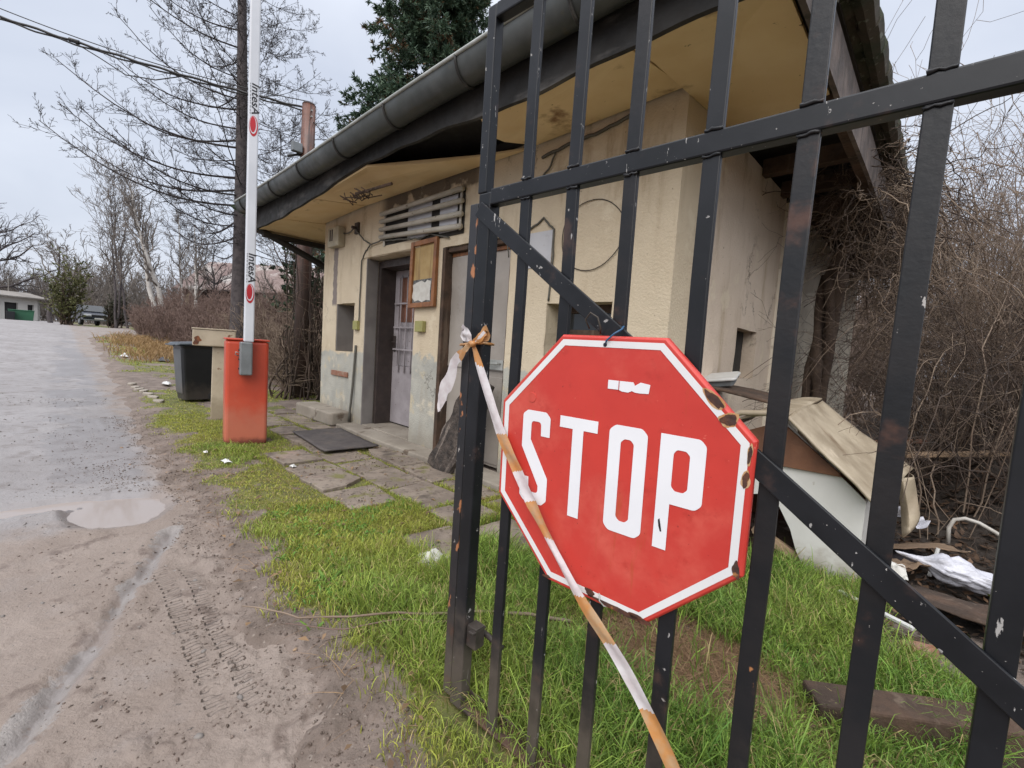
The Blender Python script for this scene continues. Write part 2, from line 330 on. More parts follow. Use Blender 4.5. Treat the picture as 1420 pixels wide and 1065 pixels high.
def road_mat():
    m, t, b = nt('muddy_road'); n = N(t)
    mud = n.attr('mud').outputs['Fac']; wet = n.attr('wet').outputs['Fac']; crk = n.attr('crack').outputs['Fac']
    grey = n.mix(n.ramp(n.noise(1.1, 6), .3, .7), (.27, .254, .252), (.21, .194, .19))
    grey = n.mix(n.ramp(n.noise(6, 6), .5, .7), grey, (.165, .146, .137))
    brown = n.mix(n.ramp(n.noise(2.3, 6), .3, .7), (.195, .153, .126), (.25, .203, .172))
    brown = n.mix(n.ramp(n.noise(9, 6), .55, .7), brown, (.13, .096, .078))
    f = n.ramp(n.math('ADD', mud, n.math('MULTIPLY', n.math('SUBTRACT', n.noise(3, 6, .6), .5), .8)), .3, .7)
    c = n.mix(f, grey, brown)
    c = n.mix(n.ramp(n.noise(70, 4), .66, .74), c, (.07, .06, .052))
    c = n.mix(n.ramp(n.noise(38, 4), .68, .74), c, (.27, .24, .22))
    c = n.mix(n.math('MULTIPLY', n.ramp(n.math('ADD', crk, n.math('MULTIPLY', n.math('SUBTRACT', n.noise(16, 6, .72), .5), 2.2)), .55, .85), .7), c, (.25, .235, .225))
    wf = n.ramp(n.math('ADD', wet, n.math('MULTIPLY', n.math('SUBTRACT', n.noise(5, 6, .6), .5), .9)), .35, .65)
    c = n.mix(n.math('MULTIPLY', wf, .35), c, (.15, .13, .125))
    n.link(c, b.inputs['Base Color'])
    n.link(n.math('SUBTRACT', .66, n.math('MULTIPLY', wf, .34)), b.inputs['Roughness'])
    h = n.math('ADD', n.noise(80, 6, .65), n.math('MULTIPLY', n.noise(14, 5), 1.6))
    # pressed tyre treads: bars 34 mm apart in two bands along the gatehouse direction
    def along(vx):
        d_ = n.new('ShaderNodeVectorMath', operation='DOT_PRODUCT'); s_ = n.new('ShaderNodeVectorMath', operation='SUBTRACT')
        n.link(n.coord(), s_.inputs[0]); s_.inputs[1].default_value = tuple(FO); n.link(s_.outputs[0], d_.inputs[0]); d_.inputs[1].default_value = tuple(vx); return d_.outputs['Value']
    au, ao = along(FU), along(FN)
    wob = n.math('MULTIPLY', n.math('SUBTRACT', n.noise(4, 4), .5), .05)
    for o0 in (-2.275, -2.365):
        q_ = n.math('ABSOLUTE', n.math('SUBTRACT', n.math('ADD', ao, wob), o0))
        band = n.math('MULTIPLY', n.ramp(q_, .022, .030, 1, 0), n.math('MULTIPLY', n.ramp(au, .1, .35), n.ramp(au, 1.0, 1.4, 1, 0)))
        band = n.math('MULTIPLY', band, n.ramp(n.noise(6, 4), .33, .45))
        bars = n.ramp(n.math('SINE', n.math('MULTIPLY', n.math('ADD', au, n.math('MULTIPLY', wob, 1.0)), 165.0)), -.1, .5)
        h = n.math('SUBTRACT', h, n.math('MULTIPLY', n.math('MULTIPLY', band, bars), 3.4))
    bn = n.new('ShaderNodeBump'); bn.inputs['Distance'].default_value = .008
    n.link(n.math('SUBTRACT', .85, n.math('MULTIPLY', wf, .5)), bn.inputs['Strength']); n.link(h, bn.inputs['Height'])
    n.link(bn.outputs[0], b.inputs['Normal'])
    return m
M['ground'] = ground_mat(); M['road'] = road_mat()
M['slab'] = pm('paving_slab', (.25, .205, .165), (.165, .132, .108), 3.3, .75, .15, .6, 90, .006,
               spots=[((.27, .20, .165), 2.1, .58, .75), ((.085, .07, .055), 26, .56, .68), ((.09, .072, .058), 3.1, .56, .70), ((.15, .14, .05), 5, .56, .68), ((.14, .105, .08), 11, .56, .7), ((.30, .27, .24), 60, .68, .74)])
def water_mat():
    m, t, b = nt('muddy_water'); n = N(t)
    b.inputs['Base Color'].default_value = (.29, .25, .228, 1); b.inputs['Roughness'].default_value = .04
    b.inputs['IOR'].default_value = 1.33
    n.link(n.bump(n.noise(14, 2), .02, .004), b.inputs['Normal'])
    return m
M['water'] = water_mat()

def splash(m, c, z0, z1, f=.8, sc_=7):
    # dried mud splashed up from the ground, fading out with height above the thing's foot
    t = m.node_tree; b = [x for x in t.nodes if x.type == 'BSDF_PRINCIPLED'][0]; n = N(t)
    l = b.inputs['Base Color'].links[0].from_socket
    h = n.ramp(n.math('ADD', n.sep()['Z'], n.math('MULTIPLY', n.math('SUBTRACT', n.noise(sc_, 5, .65), .5), (z1 - z0) * 1.6)), z0, z1, f, 0)
    n.link(n.mix(h, l, c), b.inputs['Base Color'])
    n.link(n.math('MAXIMUM', .4, n.math('MULTIPLY', h, .9)), b.inputs['Roughness'])
for k_ in ('gate', 'gate_worn', 'gate_peel'): splash(M[k_], (.13, .105, .085), .08, .42, .62)
splash(M['orange'], (.46, .20, .13), .10, .62, .55, 4); splash(M['orange'], (.13, .03, .018), .03, .10, .95, 9)
splash(M['post_cream'], (.20, .155, .10), .05, .4, .6); splash(M['bin'], (.06, .05, .042), .05, .35, .7); splash(M['bin_front'], (.11, .09, .075), .05, .35, .7)
splash(M['pole'], (.042, .028, .022), 1.6, 4.0, .85); splash(M['board_white'], (.24, .19, .13), .03, .22, .75, 9)
# ------------------------------------------------------------------ mesh building
def link(o, parent=None):
    COL.objects.link(o)
    if parent is not None: o.parent = parent
    return o
def tag(o, label=None, cat=None, group=None, kind=None):
    if label: o['label'] = label
    if cat: o['category'] = cat
    if group: o['group'] = group
    if kind: o['kind'] = kind
    return o
def thing(name, label, cat, loc=(0, 0, 0), rz=0.0, group=None):
    o = bpy.data.objects.new(name, None); link(o); o.location = loc; o.rotation_euler = (0, 0, rz)
    o.empty_display_size = .1
    return tag(o, label, cat, group)
def mesh_np(name, V, Q=None, T=None, mat=None, parent=None, smooth=False, attrs=None, col=None):
    me = bpy.data.meshes.new(name)
    V = np.asarray(V, np.float32); me.vertices.add(len(V)); me.vertices.foreach_set('co', V.ravel())
    nq = 0 if Q is None else len(Q); ntr = 0 if T is None else len(T)
    idx = np.concatenate([np.asarray(a, np.int32).ravel() for a in (Q, T) if a is not None and len(a)])
    me.loops.add(len(idx)); me.loops.foreach_set('vertex_index', idx)
    me.polygons.add(nq + ntr)
    st = np.concatenate([np.arange(nq) * 4, nq * 4 + np.arange(ntr) * 3]).astype(np.int32)
    me.polygons.foreach_set('loop_start', st)
    if smooth: me.polygons.foreach_set('use_smooth', np.ones(nq + ntr, bool))
    me.update(calc_edges=True)
    for k, a in (attrs or {}).items():
        at_ = me.attributes.new(k, 'FLOAT', 'POINT'); at_.data.foreach_set('value', np.asarray(a, np.float32))
    if col is not None:
        at_ = me.attributes.new('tint', 'FLOAT_COLOR', 'POINT')
        at_.data.foreach_set('color', np.concatenate([col, np.ones((len(col), 1))], 1).astype(np.float32).ravel())
    if mat: me.materials.append(mat)
    return link(bpy.data.objects.new(name, me), parent)
class MB:
    def __init__(s): s.v = []; s.f = []; s.mi = []
    def add(s, vs, fs, mi=0):
        o = len(s.v); s.v += [tuple(v) for v in vs]; s.f += [tuple(i + o for i in f) for f in fs]; s.mi += [mi] * len(fs); return s
    def box(s, a, b, mi=0, rot=None, piv=None):
        (x0, y0, z0), (x1, y1, z1) = a, b
        vs = [(x, y, z) for z in (z0, z1) for y in (y0, y1) for x in (x0, x1)]
        if rot is not None:
            p = Vector(piv) if piv is not None else Vector(((x0 + x1) / 2, (y0 + y1) / 2, (z0 + z1) / 2))
            vs = [rot @ (Vector(v) - p) + p for v in vs]
        return s.add(vs, [(0, 2, 3, 1), (4, 5, 7, 6), (0, 1, 5, 4), (2, 6, 7, 3), (0, 4, 6, 2), (1, 3, 7, 5)], mi)
    def tube(s, pts, rad, S=6, cap=True, mi=0):
        pts = [Vector(p) for p in pts]; K = len(pts)
        rad = rad if hasattr(rad, '__len__') else [rad] * K
        o = len(s.v); prev = None
        for i, p in enumerate(pts):
            t = (pts[min(i + 1, K - 1)] - pts[max(i - 1, 0)])
            t = t.normalized() if t.length > 1e-9 else Vector((0, 0, 1))
            if prev is None:
                a = t.cross(Vector((0, 0, 1)) if abs(t.z) < .9 else Vector((1, 0, 0))).normalized()
            else:
                a = (prev - t * prev.dot(t)).normalized()
            prev = a; b = t.cross(a)
            for k in range(S):
                an = 2 * PI * k / S
                s.v.append(tuple(p + (a * math.cos(an) + b * math.sin(an)) * rad[i]))
        n0 = len(s.f)
        for i in range(K - 1):
            for k in range(S):
                k2 = (k + 1) % S
                s.f.append((o + i * S + k, o + i * S + k2, o + (i + 1) * S + k2, o + (i + 1) * S + k))
        if cap:
            s.f.append(tuple(o + k for k in reversed(range(S)))); s.f.append(tuple(o + (K - 1) * S + k for k in range(S)))
        s.mi += [mi] * (len(s.f) - n0); return s
    def prism(s, poly, ext, axes=((1, 0, 0), (0, 1, 0)), org=(0, 0, 0), mi=0):
        """2D polygon (counter-clockwise in the axes) extruded by ext along axes[0] x axes[1]"""
        ax, ay = Vector(axes[0]), Vector(axes[1]); az = ax.cross(ay); o = Vector(org); n = len(poly)
        vs = [o + ax * p[0] + ay * p[1] for p in poly] + [o + ax * p[0] + ay * p[1] + az * ext for p in poly]
        return s.add(vs, [tuple(reversed(range(n))), tuple(range(n, 2 * n))] + [(i, (i + 1) % n, n + (i + 1) % n, n + i) for i in range(n)], mi)
    def build(s, name, mats, parent=None, bevel=0.0, smooth=False, seg=2, loc=None):
        me = bpy.data.meshes.new(name); me.from_pydata(s.v, [], s.f)
        mats = mats if isinstance(mats, (list, tuple)) else [mats]
        for m in mats: me.materials.append(m)
        if len(mats) > 1: me.polygons.foreach_set('material_index', s.mi)
        if smooth: me.polygons.foreach_set('use_smooth', [True] * len(me.polygons))
        me.update()
        o = link(bpy.data.objects.new(name, me), parent)
        if bevel:
            b = o.modifiers.new('bevel', 'BEVEL'); b.width = bevel; b.segments = seg; b.limit_method = 'ANGLE'; b.angle_limit = R(35)
        if loc is not None: o.location = loc
        return o
def curve_shape(name, outer, holes, depth, mat, parent, loc=(0, 0, 0)):
    cu = bpy.data.curves.new(name, 'CURVE'); cu.dimensions = '2D'; cu.fill_mode = 'BOTH'; cu.extrude = depth
    for poly in [outer] + list(holes):
        sp_ = cu.splines.new('POLY'); sp_.points.add(len(poly) - 1); sp_.use_cyclic_u = True
        for i, p in enumerate(poly): sp_.points[i].co = (p[0], p[1], 0, 1)
    o = bpy.data.objects.new(name, cu)
    me = bpy.data.meshes.new_from_object(o); bpy.data.curves.remove(cu)
    me.materials.clear(); me.materials.append(mat); me.name = name
    o = link(bpy.data.objects.new(name, me), parent); o.location = loc
    return o
def rounded(poly, r, seg=6):
    out = []; n = len(poly)
    for i in range(n):
        p = Vector(poly[i][:2]); a = Vector(poly[i - 1][:2]); b = Vector(poly[(i + 1) % n][:2])
        ri = poly[i][2] if len(poly[i]) > 2 else r
        da, db = (a - p), (b - p); la, lb = da.length, db.length
        if ri <= 0: out.append(tuple(p)); continue
        ang = da.angle(db); d = min(ri / max(math.tan(ang / 2), 1e-3), la * .49, lb * .49)
        p0, p1 = p + da.normalized() * d, p + db.normalized() * d
        for k in range(seg + 1):
            t = k / seg; out.append(tuple(p0 * (1 - t) ** 2 + p * 2 * t * (1 - t) + p1 * t * t))
    return out
def tubes_np(P, Rd, S=3):
    """P (N,K,3) polylines, Rd (N,K) radii -> vertices, quads"""
    P = np.asarray(P, float); Rd = np.asarray(Rd, float); Nn, K, _ = P.shape
    T = np.gradient(P, axis=1); T /= np.linalg.norm(T, axis=2, keepdims=True) + 1e-9
    ref = np.where(np.abs(T[:, :1, 2:3]) > .85, np.array([1., 0, 0]), np.array([0., 0, 1.]))
    A = np.cross(T, np.broadcast_to(ref, T.shape)); A /= np.linalg.norm(A, axis=2, keepdims=True) + 1e-9
    B = np.cross(T, A)
    an = np.arange(S) * 2 * PI / S
    V = P[:, :, None] + (A[:, :, None] * np.cos(an)[:, None] + B[:, :, None] * np.sin(an)[:, None]) * Rd[:, :, None, None]
    base = (np.arange(Nn) * K * S)[:, None, None]; i = (np.arange(K - 1) * S)[None, :, None]; k = np.arange(S)[None, None, :]; k2 = (k + 1) % S
    Q = np.stack([base + i + k, base + i + k2, base + i + S + k2, base + i + S + k], -1).reshape(-1, 4)
    return V.reshape(-1, 3), Q
def join_np(parts):
    Vs, Qs, o = [], [], 0
    for V, Q in parts:
        Vs.append(V); Qs.append(Q + o); o += len(V)
    return np.concatenate(Vs), np.concatenate(Qs)
# ================================================================== camera, light, sky
cam = bpy.data.cameras.new('camera'); co = bpy.data.objects.new('camera', cam); link(co)
cam.sensor_width = 36; cam.lens = 36 * FPX / 1420; cam.clip_start = .02; cam.clip_end = 2000
co.matrix_world = Matrix(((CR[0], CU[0], -CF[0], EYE[0]), (CR[1], CU[1], -CF[1], EYE[1]), (CR[2], CU[2], -CF[2], EYE[2]), (0, 0, 0, 1)))
sc.camera = co
SUN_EL, SUN_AZ = R(42), R(-166)     # azimuth from +y, to the left
wd = bpy.data.worlds.new('World'); sc.world = wd; wd.use_nodes = True
t = wd.node_tree; t.nodes.clear(); n = N(t)
sky = n.new('ShaderNodeTexSky', sky_type='NISHITA'); sky.sun_disc = False
sky.sun_elevation = SUN_EL; sky.sun_rotation = SUN_AZ; sky.air_density = 1.5; sky.dust_density = 4
tc = n.new('ShaderNodeTexCoord'); n.co = tc.outputs['Generated']
z = n.sep()['Z']
mp = n.new('ShaderNodeMapping'); mp.inputs['Scale'].default_value = (1, 1, 2.2); n.link(tc.outputs['Generated'], mp.inputs[0])
cl = n.ramp(n.noise(2.1, 5, .5, mp.outputs[0], .4), .3, .7)
low = n.mix(cl, (3.95, 4.28, 5.05), (4.85, 5.15, 5.85))
high = n.mix(cl, (14.5, 14.8, 15.8), (18.5, 18.7, 19.5))
ov = n.mix(n.ramp(z, .5, 1.0), low, high)          # overcast: zenith brighter than the horizon
bg = n.new('ShaderNodeBackground'); bg.inputs['Strength'].default_value = .11
n.link(n.mix(.10, ov, sky.outputs[0]), bg.inputs['Color'])
wo = n.new('ShaderNodeOutputWorld'); n.link(bg.outputs[0], wo.inputs[0])
sl = bpy.data.lights.new('sun', 'SUN'); sl.energy = 1.5; sl.angle = R(60); sl.color = (1, .97, .93)
so = bpy.data.objects.new('sun', sl); link(so)
sd = Vector((math.sin(SUN_AZ) * math.cos(SUN_EL), math.cos(SUN_AZ) * math.cos(SUN_EL), math.sin(SUN_EL)))
so.rotation_euler = sd.to_track_quat('Z', 'Y').to_euler()
sc.view_settings.view_transform = 'Standard'; sc.view_settings.look = 'None'; sc.view_settings.exposure = .64
sc.render.engine = 'CYCLES'; sc.cycles.use_denoising = True; sc.cycles.max_bounces = 6; sc.cycles.diffuse_bounces = 3
sc.cycles.transparent_max_bounces = 6; sc.cycles.caustics_reflective = False; sc.cycles.caustics_refractive = False

# ================================================================== terrain
def rise(u, off):
    return .85 * sstep(8.5, 34, u) + .75 * sstep(1.1, 3.2, off) * sstep(-.95, -1.7, u)
def verge_edge(u, off, X, Y):
    """> 0 on the verge, < 0 on the road"""
    e0 = np.interp(u, [-2, 0, 2, 5, 8, 12, 17, 23, 26, 28, 36, 40, 70], [-2.16, -2.12, -2.0, -2.05, -1.95, -1.8, -1.75, -1.8, -1.0, 2.5, 2.0, -2.3, -2.4])
    return off - e0 + .34 * (fbm(X * 2.3, Y * 2.3, 11) - .5) + .14 * (fbm(X * 9, Y * 9, 12) - .5)
def ground_h(u, off, X, Y):
    e = verge_edge(u, off, X, Y)
    z = rise(u, off) + .022 * (fbm(X * 3, Y * 3, 21) - .5) * 2 + .014 * (fbm(X * 14, Y * 14, 22) - .5) * 2
    flat = sstep(-1.7, -1.4, off) * sstep(0, .3, u) * sstep(5.6, 5.2, u)
    z = z * (1 - flat) + flat * (-.004 + .006 * (fbm(X * 8, Y * 8, 3) - .5))
    return z + np.where(e < 0, np.maximum(e * .55, -.16), 0) + .02 * sstep(0, .25, e) * (1 - flat)
CRK = [(1.75, -2.25), (1.30, -2.42), (1.05, -2.53), (.80, -2.61), (.64, -2.69), (.50, -2.74), (.37, -2.81), (.1, -2.93), (-.4, -3.1)]
def crack_d(u, off):
    d = np.full(np.shape(u), 9.0)
    for (a, b), (c, e) in zip(CRK[:-1], CRK[1:]):
        t_ = np.clip(((u - a) * (c - a) + (off - b) * (e - b)) / ((c - a) ** 2 + (e - b) ** 2), 0, 1)
        d = np.minimum(d, np.hypot(u - a - t_ * (c - a), off - b - t_ * (e - b)))
    return d
def pud(u, off, X, Y):
    w = .22 * (fbm(X * 4, Y * 4, 31) - .5) * 2
    a = np.hypot((u - 2.33) / .31, (off + 2.44) / .27); b = np.hypot((u - 2.60) / .13, (off + 2.86) / .36)
    c = np.hypot((u - 2.72) / .14, (off + 3.25) / .2)
    return np.minimum(np.minimum(a, b), c) + w
WATER_Z = -.056
def road_h(u, off, X, Y):
    e = verge_edge(u, off, X, Y)
    z = rise(u, off) - .028 + .012 * (fbm(X * 1.6, Y * 1.6, 41) - .5) * 2 + .006 * (fbm(X * 11, Y * 11, 42) - .5) * 2
    z = z - .05 * (1 - sstep(.72, 1.12, pud(u, off, X, Y)))
    cd = crack_d(u, off) + .11 * (fbm(X * 7, Y * 7, 43) - .5)
    z = z - .020 * (1 - sstep(.0, .045, cd)) * sstep(.42, .55, fbm(X * 3, Y * 3, 48)) + .008 * np.exp(-((cd - .07) / .03) ** 2)
    stones = sstep(.70, .80, vn(X * 28, Y * 28, 45)) * sstep(.45, .7, fbm(X * 1.2, Y * 1.2, 46))
    z = z + .010 * stones
    lump = sstep(-.35, -.02, e)
    z = z + lump * .036 * (fbm(X * 16, Y * 16, 47) - .45)
    return z + np.where(e > .02, np.maximum(-(e - .02) * .5, -.12), 0)
def polar(az0, az1, daz, rs):
    az = np.radians(np.arange(az0, az1 + daz / 2, daz)); A, Rr = np.meshgrid(az, rs, indexing='ij')
    X, Y = np.sin(A) * Rr, np.cos(A) * Rr
    na, nr = A.shape; i = np.arange(na - 1)[:, None] * nr + np.arange(nr - 1)[None, :]
    Q = np.stack([i, i + nr, i + nr + 1, i + 1], -1).reshape(-1, 4)
    Q = Q[:, ::-1]
    return X.ravel(), Y.ravel(), Q
RS = np.concatenate([np.geomspace(.25, 4, 380)[:-1], np.geomspace(4, 30, 110)[:-1], np.geomspace(30, 900, 40)])
def grass_mask(u, off, X, Y):
    e = verge_edge(u, off, X, Y)
    p = fbm(X * 1.7, Y * 1.7, 51); q = fbm(X * 5, Y * 5, 52)
    d = sstep(.03, .30, e + .25 * (q - .5))
    patch = sstep(.42, .54, p + .3 * (q - .5) + .22 * sstep(2.2, .8, u) + .10 * sstep(-2.0, -1.5, off) - .16 * sstep(7, 9, u))
    straw = np.exp(-((u + .70) / .33) ** 2 - ((off + 1.13) / .27) ** 2)
    d = d * patch * (1 - .96 * sstep(.25, .5, straw + .4 * (q - .5)))
    d = d * (1 - sstep(-.05, .25, off + .25 * (q - .5)) * sstep(.1, 0, u))
    d = d * (1 - sstep(-.32, -.28, off) * sstep(-.05, .05, u) * sstep(5.5, 5.35, u))
    d = d * (1 - sstep(-.75, -.25, off) * sstep(-1.05, -1.25, u))
    joint = sstep(-1.7, -1.5, off) * sstep(-.25, -.35, off) * sstep(-.1, .1, u) * sstep(5.5, 5.2, u)
    d = np.maximum(d, joint * .8 * sstep(.42, .56, q))
    return d
def make_ground():
    X, Y, Q = polar(-86, 86, .25, RS); u, off = uo(X, Y)
    Z = ground_h(u, off, X, Y)
    moss = grass_mask(u, off, X, Y)
    e = verge_edge(u, off, X, Y)
    moss = np.maximum(moss, .55 * sstep(.05, .3, e) * sstep(9, 12, u) * fbm(X, Y, 8))
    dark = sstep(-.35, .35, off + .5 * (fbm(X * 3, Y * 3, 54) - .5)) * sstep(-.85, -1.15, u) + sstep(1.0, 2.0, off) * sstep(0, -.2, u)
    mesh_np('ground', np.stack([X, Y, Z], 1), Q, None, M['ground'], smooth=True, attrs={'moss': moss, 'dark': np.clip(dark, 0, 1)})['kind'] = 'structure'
    # behind the viewer, coarse
    X, Y, Q = polar(86, 274, 4, np.geomspace(.25, 900, 60)); u, off = uo(X, Y)
    g2 = mesh_np('ground', np.stack([X, Y, ground_h(u, off, X, Y)], 1), Q, None, M['ground'], smooth=True, attrs={'moss': grass_mask(u, off, X, Y), 'dark': X * 0})
    g2['kind'] = 'structure'
    X, Y, Q = polar(-88, 20, .22, RS[RS < 130]); u, off = uo(X, Y)
    keep = (verge_edge(u, off, X, Y) < .3)
    Q = Q[keep[Q].any(1)]
    mud = .62 * sstep(3.0, 1.7, u + .8 * (fbm(X, Y, 61) - .5)) + .45 * sstep(-2.45, -2.1, off) + .1
    wet = .12 + .75 * np.exp(-((off + 2.45 + .25 * (fbm(X * .7, Y * .7, 63) - .5)) / .3) ** 2) * sstep(2.6, 3.3, u) * sstep(30, 14, u) * sstep(.3, .6, fbm(X * 1.4, Y * 1.4, 64)) + .4 * (1 - sstep(1, 1.4, pud(u, off, X, Y))) \
        + .33 * sstep(2.8, 4, u) * fbm(X * .8, Y * .8, 62) + .5 * np.exp(-(crack_d(u, off) / .06) ** 2)
    crack = (1 - sstep(.0, .10, crack_d(u, off) + .13 * (fbm(X * 6, Y * 6, 49) - .5))) * sstep(.3, .5, fbm(X * 2.5, Y * 2.5, 50))
    wet = np.maximum(wet, .85 * (1 - sstep(.98, 1.22, pud(u, off, X, Y))))
    mesh_np('road', np.stack([X, Y, road_h(u, off, X, Y)], 1), Q, None, M['road'], smooth=True, attrs={'mud': mud, 'wet': wet, 'crack': crack})['kind'] = 'structure'
    # puddle: a level sheet of water in the hollow
    m = MB(); pts = []
    for k in range(40):
        a = 2 * PI * k / 40; pts.append((2.42 + .48 * math.cos(a), -2.72 + .62 * math.sin(a)))
    m.add([W(a, b, WATER_Z) for a, b in pts], [tuple(range(40))])
    m.build('puddle', M['water'])['kind'] = 'structure'
make_ground()
def gz(u, off):
    p = W(u, off); a = (np.array([u]), np.array([off]), np.array([p.x]), np.array([p.y]))
    return float(max(ground_h(*a)[0], road_h(*a)[0]))

# paving slabs in front of the doors
SLABS = []
def make_paving():
    m = MB(); r = random.Random(5); o = -.29
    rows = [(.30, .60), (.40, .45), (.40, .42), (.34, .40)]
    for ri, (dep, ln) in enumerate(rows):
        u = .15 + r.random() * .3
        while u < 5.35:
            l = ln * (0.8 + .5 * r.random())
            cu, co_ = u + l / 2, o - dep / 2
            lim = np.interp(cu, [0, .6, 2.4, 3.3, 5.4], [-1.62, -1.62, -1.58, -1.28, -.95])
            skip = r.random() < (.03 if ri < 2 else .10)
            if co_ - dep * .35 > lim and not skip:
                g_ = .012 + .015 * r.random(); a = R(r.uniform(-3.5, 3.5))
                pl = []
                for sx, sy in ((-1, -1), (1, -1), (1, 1), (-1, 1)):
                    px_, py_ = sx * (l / 2 - g_) + r.uniform(-.02, .02), sy * (dep / 2 - g_) + r.uniform(-.02, .02)
                    pl.append((cu + px_ * math.cos(a) - py_ * math.sin(a), co_ + px_ * math.sin(a) + py_ * math.cos(a)))
                if r.random() < .35:                       # a broken corner
                    k = r.randrange(4); p0, p1, p2 = pl[k - 1], pl[k], pl[(k + 1) % 4]; s1, s2 = r.uniform(.6, .85), r.uniform(.5, .85)
                    pl[k:k + 1] = [(p0[0] + (p1[0] - p0[0]) * s1, p0[1] + (p1[1] - p0[1]) * s1), (p2[0] + (p1[0] - p2[0]) * s2, p2[1] + (p1[1] - p2[1]) * s2)]
                # roughen the outline
                pr_ = []
                for k in range(len(pl)):
                    p0, p1 = pl[k], pl[(k + 1) % len(pl)]
                    for q in range(5):
                        f = q / 5; w = .006 if q else .0
                        pr_.append((p0[0] + (p1[0] - p0[0]) * f + r.uniform(-w, w), p0[1] + (p1[1] - p0[1]) * f + r.uniform(-w, w)))
                zt = .014 + r.uniform(-.008, .010); tx, ty = r.uniform(-.02, .02), r.uniform(-.02, .02)
                SLABS.append((cu, co_, l / 2 - g_, dep / 2 - g_, a))
                nn = len(pr_)
                top = [W(p[0], p[1], zt + tx * (p[0] - cu) + ty * (p[1] - co_)) for p in pr_]
                bot = [W(p[0], p[1], -.05) for p in pr_]
                m.add(top + bot, [tuple(reversed(range(nn)))] + [(k, (k + 1) % nn, nn + (k + 1) % nn, nn + k) for k in range(nn)])
            u += l
        o -= dep
    ob = m.build('paving', M['slab'], bevel=.006)
    ob['kind'] = 'structure'
make_paving()
def on_slab(u, off):
    hit = np.zeros(np.shape(u), bool)
    for cu, c2, hl, hd, a in SLABS:
        dx, dy = u - cu, off - c2
        hit |= (np.abs(dx * math.cos(a) + dy * math.sin(a)) < hl - .008) & (np.abs(-dx * math.sin(a) + dy * math.cos(a)) < hd - .008)
    return hit

# ================================================================== grass
def blades(name, u, off, h, w, lean, c0, c1, mat=None, flat=0.0, zadd=0.0):
    Nn = len(u); p = FO[None] + FU[None] * u[:, None] + FN[None] * off[:, None]
    p[:, 2] = ground_h(u, off, p[:, 0], p[:, 1]) - .006 + zadd
    a = rng.uniform(0, 2 * PI, Nn); la = rng.uniform(0, 2 * PI, Nn)
    side = np.stack([np.cos(a), np.sin(a), a * 0], 1) * w[:, None] / 2
    ld = np.stack([np.cos(la), np.sin(la), la * 0], 1) * (lean * h)[:, None]
    up_ = np.array([0, 0, 1.])[None] * h[:, None] * (1 - flat)
    m1 = p + ld * .25 + up_ * .5; m2 = p + ld * .62 + up_ * .82; tip = p + ld * 1.05 + up_ * (1 - .35 * lean[:, None].clip(0, 1.2))
    V = np.stack([p - side, p + side, m1 - side * .9, m1 + side * .9, m2 - side * .6, m2 + side * .6, tip], 1).reshape(-1, 3)
    b = np.arange(Nn)[:, None] * 7
    Q = np.concatenate([b + np.array([[0, 1, 3, 2]]), b + np.array([[2, 3, 5, 4]])]); T = b + np.array([[4, 5, 6]])
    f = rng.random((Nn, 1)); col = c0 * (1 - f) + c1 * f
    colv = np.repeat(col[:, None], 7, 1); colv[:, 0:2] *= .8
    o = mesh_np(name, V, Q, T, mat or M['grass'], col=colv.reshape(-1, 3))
    o['kind'] = 'stuff'; return o
def scatter(n_, u0, u1, o0, o1):
    u = rng.uniform(u0, u1, n_); off = rng.uniform(o0, o1, n_)
    p = FO[None] + FU[None] * u[:, None] + FN[None] * off[:, None]
    g_ = grass_mask(u, off, p[:, 0], p[:, 1])
    sl_ = on_slab(u, off); sp_ = .10 * (fbm(p[:, 0] * 4, p[:, 1] * 4, 57) > .56)
    gy = (p - GP[None]) @ (-GN); gu_ = (p - GP[None]) @ GU
    k = (rng.random(n_) < g_) & (~sl_ | (rng.random(n_) < sp_)) & ~((gy > -.02) & (gy < .05) & (gu_ < .54) & (gu_ > .05) & (rng.random(n_) < .88))
    inside = (off > -.28) & (u > -.03) & (u < 5.4)
    k &= ~inside
    return u[k], off[k], p[k]
